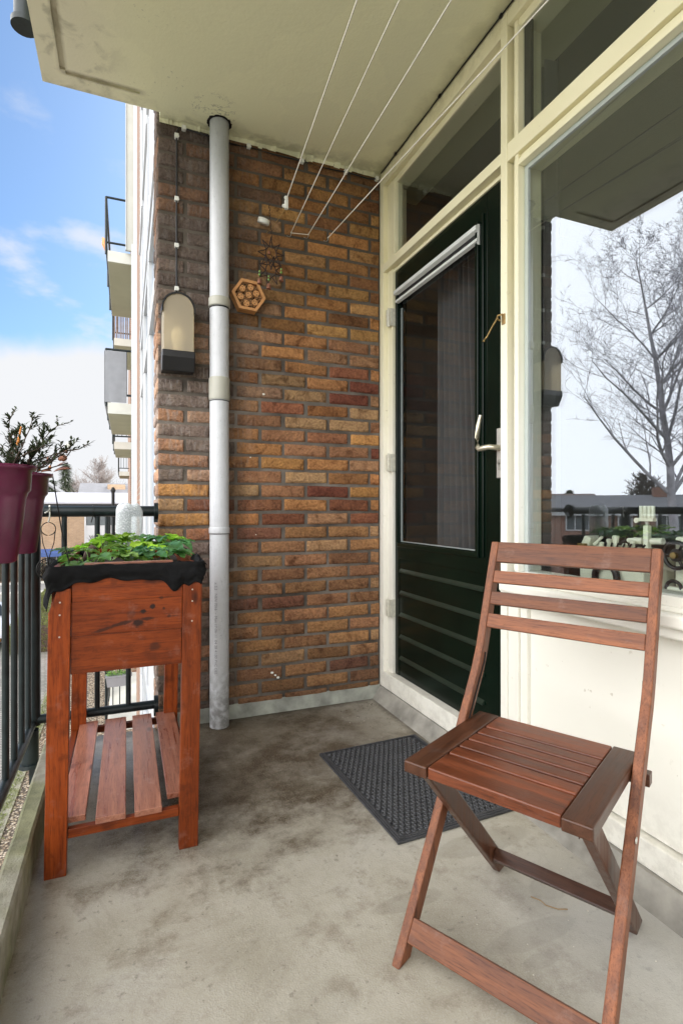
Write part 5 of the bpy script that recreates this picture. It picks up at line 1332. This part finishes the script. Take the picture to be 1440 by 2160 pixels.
# car
def car(loc, rz, label):
    root = empty('parked_car', loc, rz, label, 'car')
    # profile along +x is the front
    W = .86; prof = [(-2.05, .30), (-2.1, .62), (-2.02, .92), (-1.75, 1.02), (-1.35, 1.05), (-.95, 1.42), (-.3, 1.50), (.35, 1.46), (.95, 1.08), (1.25, .98), (1.85, .84), (2.05, .66), (2.12, .45), (2.05, .28)]
    q = MB(); n = len(prof); ys = [-1, -.93, -.6, 0, .6, .93, 1]; vs = []
    for yv in ys:
        for x, z in prof:
            k = 1-.10*abs(yv)**3*(1 if z > .5 else .3); top_ = max(0, z-1.0); vs.append((x*(1-.02*abs(yv)**4), yv*W*(1-.28*top_), z*(1-.02*abs(yv)**3)))
    fs = [(i*n+j, i*n+(j+1) % n, (i+1)*n+(j+1) % n, (i+1)*n+j) for i in range(len(ys)-1) for j in range(n)]
    q.add(vs, fs, None, True); q.add(vs[:n], [tuple(range(n))[::-1]], None, True); q.add(vs[-n:], [tuple(range(n))], None, True)
    q.build('body', 'carpaint', root, weld=True)
    q = MB(); q.add([(.97, -.62, 1.085), (.97, .62, 1.085), (.42, .55, 1.455), (.42, -.55, 1.455)], [(0, 1, 2, 3)]); q.v = [(x+.02, y, z+.03) for x, y, z in q.v]; q.build('windscreen', 'carglass', root)
    for s in (-1, 1):
        q = MB(); q.prism([(-1.2, 1.06), (-.9, 1.38), (.3, 1.40), (.8, 1.08)], 1, s*(W-.10), s*(W-.02)); q.build('side_window', 'carglass', root)
        q = MB(); q.lathe([(.02, -.1), (.09, -.06), (.10, .05), (.02, .09)], (.75, s*(W+.10), 1.02), 12); q.build('mirror', 'black', root)
        q = MB(); q.prism([(1.80, .66), (2.06, .60), (2.04, .74), (1.82, .82)], 1, s*.52, s*(W-.05)); q.build('headlight', 'winglass', root)
        for x in (-1.3, 1.32):
            q = MB(); q.tube([(x, s*(W-.2), .31), (x, s*(W+.01), .31)], .31, 24); w = q.build('wheel', 'tyre', root)
            q = MB(); q.tube([(x, s*(W+.0), .31), (x, s*(W+.02), .31)], .19, 20); q.build('rim', 'silver', w)
    q = MB(); q.box((2.03, -.55, .30), (2.13, .55, .46)); q.build('grille', 'black', root, .02)
    q = MB(); q.box((2.12, -.26, .34), (2.145, .26, .45)); q.build('number_plate', 'orange', root)
    return root
car((-5.35, 25.2, GZ), R(-70), 'silver white parked car with its nose by the low hedge')

# neighbouring facade beyond the pier (same building)
nb = empty('apartment_building', (.125, 10, GZ), 0, 'brick apartment block facade with white window frames running away from the pier', 'building')
def nbox(name, a, b, m, par=nb, bevel=0):
    o = box(name, a, b, m, par, bevel)
    if par is nb: o.location = (-.125, -10, -GZ)
    return o
XB = .125
nbox('wall', (XB-.003, 5.64, GZ), (XB+.5, 7.0, 9), 'fbrick'); nbox('wall', (XB+.04, 7.0, GZ), (XB+.5, 9.9, 9), 'fbrick')
nbox('wall', (XB+.0, 13.05, GZ), (XB+.5, 15.25, 9), 'fbrick'); nbox('wall', (XB+.0, 18.0, GZ), (XB+.5, 46, 9), 'fbrick')
nbox('recess_wall', (1.3, 9.9, GZ), (1.5, 13.35, 9), 'wpaint'); nbox('recess_wall', (1.3, 15.1, GZ), (1.5, 18.4, 9), 'wpaint')
nbox('pilaster', (XB-.006, 7.0005, -.2), (XB+.0395, 9.9, 9), 'wpaint')
nbox('side_screen', (.0, 10.05, 5.46), (XB+.03, 10.10, 8.4), 'slab'); nbox('side_screen', (-.012, 10.02, 5.46), (.0, 10.12, 8.4), 'wpaint')
nbox('downpipe', (XB-.05, 9.0, -.3), (XB-.006, 9.08, 5.1), 'wpaint')
for zlev in (-2.79, 0, 2.79, 5.58):
    wn = MB(); z0, z1 = zlev-.18, zlev+2.61
    # window bay from y 2.66 to 5.6: white panel below, frames and glass above
    ys = (2.66, 3.60, 4.60, 5.60)
    for yy in ys: wn.box((XB+.001, yy-.04, z0), (XB+.06, yy+.04, z1))
    for a, b in zip(ys[:-1], ys[1:]):
        wn.box((XB+.006, a+.0405, z0), (XB+.05, b-.0405, zlev+.62)); wn.box((XB-.010, a+.0405, zlev+.6205), (XB+.05, b-.0405, zlev+.68))
        wn.box((XB+.004, a+.0405, zlev+2.02), (XB+.05, b-.0405, zlev+2.10)); wn.box((XB+.004, a+.0405, z1-.12), (XB+.05, b-.0405, z1))
        wn.box((XB+.010, a+.0405, zlev+.6805), (XB+.05, a+.09, zlev+2.0195)); wn.box((XB+.010, b-.09, zlev+.6805), (XB+.05, b-.0405, zlev+2.0195))
    dk = MB()  # grey strips added as the shadow lines between the white frames
    for yy in ys[1:3]: dk.box((XB-.002, yy-.010, z0), (XB+.0005, yy+.010, z1))
    for a in ys[:-1]: dk.box((XB+.004, a+.06, zlev+.10), (XB+.0055, a+.075, zlev+.58)); dk.box((XB+.004, a+.86, zlev+.10), (XB+.0055, a+.875, zlev+.58))
    w = wn.build('window', 'wpaint', nb, .004); w.location = (-.125, -10, -GZ)
    q = MB(); q.add([(XB+.025, 2.66, zlev+.62), (XB+.025, 5.6, zlev+.62), (XB+.025, 5.6, z1-.1), (XB+.025, 2.66, z1-.1)], [(0, 1, 2, 3)]); g = q.build('pane', 'glass', w)
    g2 = dk.build('shade_strip', 'tarp', w)
    q = MB(); q.box((XB+.3, 2.66, zlev+.2), (XB+.34, 5.6, z1)); q.build('blind', 'curtain', w)
    q = MB(); q.box((XB-.006, 2.66, z0-.04), (XB+.05, 5.6, z0-.0005)); s_ = q.build('floor_band', 'wpaint', nb); s_.location = (-.125, -10, -GZ)
nbox('wall', (XB+.40, 2.66, GZ), (XB+.5, 5.62, 9), 'room')
# projecting balconies of the neighbours
def balcony(yb, zf, label_screen=None, full=True, ln=3.3):
    s = MB(); s.box((-.30, yb, zf-.19), (XB+1.17, yb+ln, zf)); o = s.build('balcony_slab', 'slab', nb); o.location = (-.125, -10, -GZ)
    u = MB(); u.box((-.285, yb+.015, zf-.194), (XB+1.1, yb+ln-.02, zf-.1905)); o2 = u.build('soffit', 'slabunder', o)
    r_ = MB(); 
    for z in (zf+.15, zf+.94):
        r_.tube([(-.325, yb+.03, z), (.11, yb+.03, z)], .020, 8); r_.tube([(-.325, yb+.03, z), (-.325, yb+ln, z)], .020, 8)
    r_.tube([(-.325, yb+.03, zf-.06), (-.325, yb+.03, zf+.94)], .022, 8)
    for yy in (yb+1.4, yb+ln-.1): r_.tube([(-.325, yy, zf-.1), (-.325, yy, zf+.2)], .028, 8)
    if full:
        for k in range(1, 4): r_.tube([(-.325+k*.11, yb+.03, zf+.15), (-.325+k*.11, yb+.03, zf+.94)], .010, 6)
        for k in range(1, int(ln/.13)): r_.tube([(-.325, yb+.03+k*.13, zf+.15), (-.325, yb+.03+k*.13, zf+.94)], .010, 6)
    rr_ = r_.build('railing', 'rail', nb); rr_.location = (-.125, -10, -GZ)
    return o
YA, YC = 10.15, 15.3
balcony(YA, 5.45, full=False, ln=2.85); balcony(YA, 2.79, ln=2.85); balcony(YA, 0, ln=2.85); balcony(YA, -2.79, ln=2.85)
balcony(YC, 5.45, ln=2.6); balcony(YC, 2.70, ln=2.6); balcony(YC, 0, ln=2.6); balcony(YC, -2.79, ln=2.6)
balcony(26, 2.6, ln=2.6)
q = MB(); vs = []
for i in range(13):
    for j in range(9):
        u, v = i/12, j/8; vs.append((-.345+.35*u+.0, YA-.0+.006*math.sin(v*9+u*2)+.01*noise.noise((u*3, v*3, 0)), 2.80+.90*v))
q.add(vs, [(i*9+j, (i+1)*9+j, (i+1)*9+j+1, i*9+j+1) for i in range(12) for j in range(8)], None, True)
for i in range(25):
    pass
tag(q.build('privacy_screen', 'tarp'), 'grey cloth privacy screen tied to the upper neighbouring balcony rail', 'privacy screen')
q = MB(); q.box((-.355, YA+.02, 2.78), (-.35, YA+2.7, 3.70)); tag(q.build('privacy_screen', 'tarp'), 'grey cloth screen along the long side of the same neighbouring balcony', 'privacy screen')
# slatted brown screen on the far upper balcony
q = MB()
for k in range(9): q.box((-.30+k*.046, YC+.01, 5.44), (-.30+k*.046+.030+.006*math.sin(k*2.3), YC+.02, 6.30))
tag(q.build('reed_screen', 'fence'), 'weathered brown slat screen on the farthest upper balcony', 'reed screen')
# orange flag-like thing on rail A
q = MB(); q.add([(-.335, YA+.2, 5.72), (-.40, YA+.3, 5.80), (-.41, YA+.5, 5.76), (-.335, YA+.6, 5.62), (-.33, YA+.3, 5.64)], [(0, 1, 2, 3, 4)], None, True)
o = q.build('orange_cloth', 'orange'); sm = o.modifiers.new('s', 'SOLIDIFY'); sm.thickness = .01; tag(o, 'small orange cloth fluttering on the topmost neighbouring balcony rail', 'cloth')
# lower neighbour planter box hung on railing
tr = empty('planter_box', (-.12, YA-.06, -1.98), 0, 'grey rectangular planter box hung on the lower neighbouring railing', 'planter box')
q = MB(); q.prism([(-.11, 0), (.11, 0), (.135, .17), (-.135, .17)], 1, -.0, .001); q = MB(); q.prism([(-.18, -.17), (.18, -.17), (.205, -.0), (-.205, -.0)], 1, -.10, .06); q.box((-.215, -.11, -.01), (.215, .07, .015)); q.build('box', 'tarp', tr, .004)
q = MB(); r = random.Random(5); leafmass(q, 260, lambda r: Vector((r.uniform(-.19, .19), r.uniform(-.08, .04), .02+r.random()*.05)), .05, r); q.build('plants', 'leaf', tr, attr=True)
# dark flue pipe and bins of the neighbour at our level
q = MB(); q.tube([(-.22, YA+.35, .0), (-.22, YA+.35, 1.25)], .028, 12); q.lathe([(.028, 1.22), (.045, 1.26), (.02, 1.32)], (-.22, YA+.35, 0), 12); tag(q.build('parasol_stand', 'dark'), 'closed dark parasol pole standing on the neighbouring balcony', 'parasol')
q = MB(); q.box((-.17, YA+.15, 0.001), (.08, YA+.5, .93)); tag(q.build('storage_bin', 'black', bevel=.02), 'black storage cabinet standing on the neighbouring balcony', 'cabinet')

# ------------------------------------------------------------------ houses
def house_row(name, loc, rz, L, D, h_eave, h_ridge, label, wallm, roofm, wins, extra=None, eave=.35):
    root = empty(name, loc, rz, label, 'house')
    box('wall', (0, 0, 0), (L, D, h_eave), wallm, root)
    q = MB(); t = .22
    q.prism([(-eave, h_eave-.03), (D/2, h_ridge), (D+eave, h_eave-.03), (D+eave, h_eave-.03+t), (D/2, h_ridge+t), (-eave, h_eave-.03+t)], 0, -.3, L+.3)
    rf = q.build('roof', roofm, root)
    q = MB(); q.box((-.3, -eave-.1, h_eave-.12), (L+.3, -eave-.01, h_eave+.08)); q.build('gutter', 'dark', root)
    q = MB(); q.box((-.2, -eave-.005, h_eave-.42), (L+.2, -.002, h_eave-.14)); q.build('fascia', MT['wpaint'], root)
    for (x0, x1, z0, z1) in wins:
        fr_ = MB(); f = .09
        fr_.box((x0, -.05, z0), (x1, .02, z0+f)); fr_.box((x0, -.05, z1-f), (x1, .02, z1)); fr_.box((x0, -.05, z0+f), (x0+f, .02, z1-f)); fr_.box((x1-f, -.05, z0+f), (x1, .02, z1-f))
        if x1-x0 > 1.1: xm = x0+(x1-x0)*.58; fr_.box((xm, -.05, z0+f), (xm+.07, .02, z1-f))
        w = fr_.build('window', 'wpaint', root); g = MB(); g.box((x0+f, -.02, z0+f), (x1-f, -.003, z1-f)); g.build('pane', 'winglass', w)
    return root
G = GZ
# row across the road, facing the balcony end
wins = []
x = -40
RX = -44
def rx(x): return x-RX
wins = [(rx(-5.85), rx(-4.63), .62, 1.75), (rx(-2.85), rx(-1.95), 4.1, 5.1)]
x = -12.
while x > -42:
    wins += [(rx(x), rx(x+1.6), 3.6, 4.9), (rx(x+2.4), rx(x+3.4), 3.6, 4.9), (rx(x), rx(x+2.0), .8, 2.2), (rx(x+2.7), rx(x+3.6), .1, 2.2)]; x -= 5.4
h1 = house_row('terraced_houses', (RX, 47.5, G), 0, 52, 9, 5.6, 6.5, 'yellow brick terraced houses with pale low roof across the road', 'ybrick', 'flatroof', wins)
q = MB(); q.prism([(-.02, 1.83), (-.75, 1.56), (-.75, 1.86), (-.02, 2.13)], 0, rx(-6.25), rx(-4.45)); q.build('awning', 'blue', h1)
q = MB(); q.box((rx(-3.05), -.30, 2.1), (rx(-.6), -.001, 3.95)); q.box((rx(-3.05), -.25, 5.05), (rx(-.6), -.001, 5.4)); q.build('bay_panel', 'wpaint', h1)
q = MB(); q.box((rx(-3.1), -.34, .0), (rx(-2.98), -.001, 5.2)); q.build('bay_post', 'wpaint', h1)
q = MB(); q.box((rx(-3.0), -.26, 3.96), (rx(-.6), -.002, 5.04)); q.build('bay_glass', 'winglass', h1)
q = MB()
for k in range(24): q.box((rx(-2.9)+k*.1, -.9, .5), (rx(-2.9)+k*.1+.04, -.86, 1.75))
q.box((rx(-2.95), -.92, 1.75), (rx(-.5), -.84, 1.9)); q.build('balustrade', 'wpaint', h1)
# second row seen mirrored in the large window
wins = []; x = 2.
while x < 60:
    wins += [(x, x+1.7, 3.6, 4.9), (x+3.2, x+4.2, 3.7, 4.8), (x, x+2.1, .8, 2.2), (x+3.0, x+4.0, .1, 2.2)]; x += 6.1
h2 = house_row('terraced_houses', (-62, -1, G), R(45), 62, 9, 5.2, 6.2, 'brown brick terraced houses reflected low in the large window', 'rbrick', 'roof', wins)
q = MB()
for x in range(6, 60, 11): q.box((x, 3.6, 5.9), (x+1.0, 4.6, 7.0))
q.build('chimney', 'rbrick', h2)
# gabled houses behind
wins = [(4, 5.4, 5.0, 6.2)]
h3 = house_row('gabled_house', (-5.2, 72, G), 0, 13, 9, 6.6, 8.4, 'house with grey tiled roof and brick chimney beyond the low white roof', 'rbrick', 'roof', [])
q = MB(); q.box((3.0, 2.2, 7.0), (5.1, 3.4, 8.4)); q.build('dormer', 'ybrick', h3)
q = MB(); q.box((6.5, 3.8, 7.8), (7.2, 4.5, 9.6)); q.box((9.4, 3.8, 7.8), (10.1, 4.5, 9.9)); q.build('chimney', 'rbrick', h3)
q = MB(); q.add([(7.6, 1.9, 7.62), (8.3, 1.9, 7.62), (8.3, 2.5, 7.87), (7.6, 2.5, 7.87)], [(0, 1, 2, 3)]); q.build('skylight', 'wpaint', h3)
h4 = house_row('gabled_house', (-17.5, 66, G), R(0), 6.5, 8, 6.2, 9.2, 'pale gabled house with grey slate roof partly hidden by the pot', 'wpaint', 'roof', [(4.6, 5.7, 4.8, 5.9)])
h4.location = (-5.9, 66, G); h4.rotation_euler = (0, 0, R(90))
h5 = house_row('gabled_house', (-60, 56, G), R(30), 16, 9, 5.8, 7.3, 'orange brown roofed house behind the brown terrace in the reflection', 'ybrick', 'redroof', [])
h6 = house_row('gabled_house', (-78, 30, G), R(55), 18, 9, 6.2, 9.4, 'red roofed house behind the birch in the reflection', 'rbrick', 'redroof', [])

# ------------------------------------------------------------------ trees
def bare_tree(name, loc, H, label, seed, m='birch', levels=4, trunk_r=.2, droop=.0, spread=.55, dens=1.0, thin=.012, first=.22):
    r = random.Random(seed); root = empty(name, loc, 0, label, 'tree')
    tq = MB(); cq = MB()
    def grow(p, d, L, rad, lv):
        nseg = 5 if lv < 3 else 3; pts = [p.copy()]; rs = [rad]; kids = []
        for i in range(nseg):
            d = (d+Vector((r.gauss(0, .10), r.gauss(0, .10), r.gauss(0, .05)+(.05 if lv < 3 else -droop)))).normalized(); p = p+d*(L/nseg); pts.append(p.copy()); rs.append(max(thin*.6, rad*(1-.75*(i+1)/nseg)))
            kids.append((p.copy(), d.copy(), rs[-1]))
        (tq if lv <= 1 else cq).tube(pts, rs, 7 if lv == 0 else (5 if lv == 1 else 3), caps=False)
        if lv >= levels: return
        nk = int((4 if lv < levels-1 else 5)*dens)
        for (kp, kd, kr) in (kids if lv else []):
            for _ in range(max(1, nk//2)):
                a = r.uniform(0, 2*PI); side = Vector((math.cos(a), math.sin(a), r.uniform(-.1, .5))); nd = (kd*.75+side*spread).normalized()
                grow(kp, nd, L*r.uniform(.38, .6), kr*.62, lv+1)
    # trunk with limbs all the way
    p = Vector((0, 0, 0)); d = Vector((0, 0, 1)); n = 14; pts = [p.copy()]; rs = [trunk_r]; nodes = []
    for i in range(n):
        d = (d+Vector((r.gauss(0, .035), r.gauss(0, .035), .05))).normalized(); p = p+d*(H/n); pts.append(p.copy()); rs.append(trunk_r*(1-.92*(i+1)/n)); nodes.append((p.copy(), rs[-1], (i+1)/n))
    tq.tube(pts, rs, 9, caps=False)
    for (np_, nr, t) in nodes:
        if t < first: continue
        for k in range(3 if t < .85 else 2):
            a = r.uniform(0, 2*PI); el = R(r.uniform(32, 58)); nd = Vector((math.cos(a)*math.cos(el), math.sin(a)*math.cos(el), math.sin(el)))
            grow(np_, nd, H*(.34*(1-t)**.7+.09)*r.uniform(.7, 1.15), nr*.55, 1)
    tq.build('trunk', m, root); cq.build('crown', m if m != 'birch' else 'hazetwig', root)
    return root
bare_tree('birch_tree', (-19.0, 15.4, GZ), 16.5, 'tall bare birch tree mirrored in the large window', 77, 'birch', 5, .24, .03, .70, .8, .0085, .30)
bare_tree('bare_tree', (-4.4, 92, GZ), 11.6, 'bare branching tree beyond the grey tiled roof', 5, 'hazebark', 3, .28, 0, .6, 1.2, .022, .3)
bare_tree('bare_tree', (-6.9, 88, GZ), 8.6, 'small pinkish bare tree beside the conifer', 6, 'hazebark', 3, .2, 0, .6, 1.2, .02, .25)
bare_tree('bare_tree', (-68, 44, GZ), 9.5, 'round bare tree low in the middle of the window reflection', 8, 'bark', 3, .3, 0, .7, 1.3, .04, .3)
bare_tree('bare_tree', (-56, 46, GZ), 8.6, 'bare shrubby tree beside the round one in the window reflection', 9, 'bark', 3, .3, 0, .7, 1.3, .04, .3)
def conifer(loc, H, rad, label, seed):
    root = empty('conifer_tree', loc, 0, label, 'tree'); r = random.Random(seed)
    q = MB(); q.tube([(0, 0, 0), (0, 0, H*.95)], [.25, .03], 7); q.build('trunk', 'bark', root)
    q = MB()
    for i in range(2600):
        t = r.random()**.75; z = H*(.12+.88*t); rr_ = rad*(1-t)*(.75+.35*math.sin(z*5))*r.uniform(.3, 1)+.1; a = r.uniform(0, 2*PI)
        p = Vector((math.cos(a)*rr_, math.sin(a)*rr_, z)); c = r.uniform(.5, 1.3)
        leafcard(q, p, Vector((math.cos(a), math.sin(a), -.25+r.uniform(-.2, .3))), Vector((0, 0, 1)), r.uniform(.35, .8), .28, (c, c, c), n=1)
    q.build('crown', 'conifer', root, attr=True)
conifer((-7.5, 80, GZ), 11.4, 2.3, 'dark green conifer behind the low white roof', 3)
conifer((-9.6, 84, GZ), 9.3, 2.2, 'smaller conifer left of the tall one, behind the pots', 4)
conifer((-64, 66, GZ), 8.3, 2.2, 'small conifer at the left end of the window reflection', 5)
# little bare shrub in front of the bay
bare_tree('garden_shrub', (-2.6, 45.6, GZ), 3.0, 'leafless reddish shrub in the front garden before the white bay', 12, 'bark', 2, .04, 0, .6, 1.0, .012, .1)
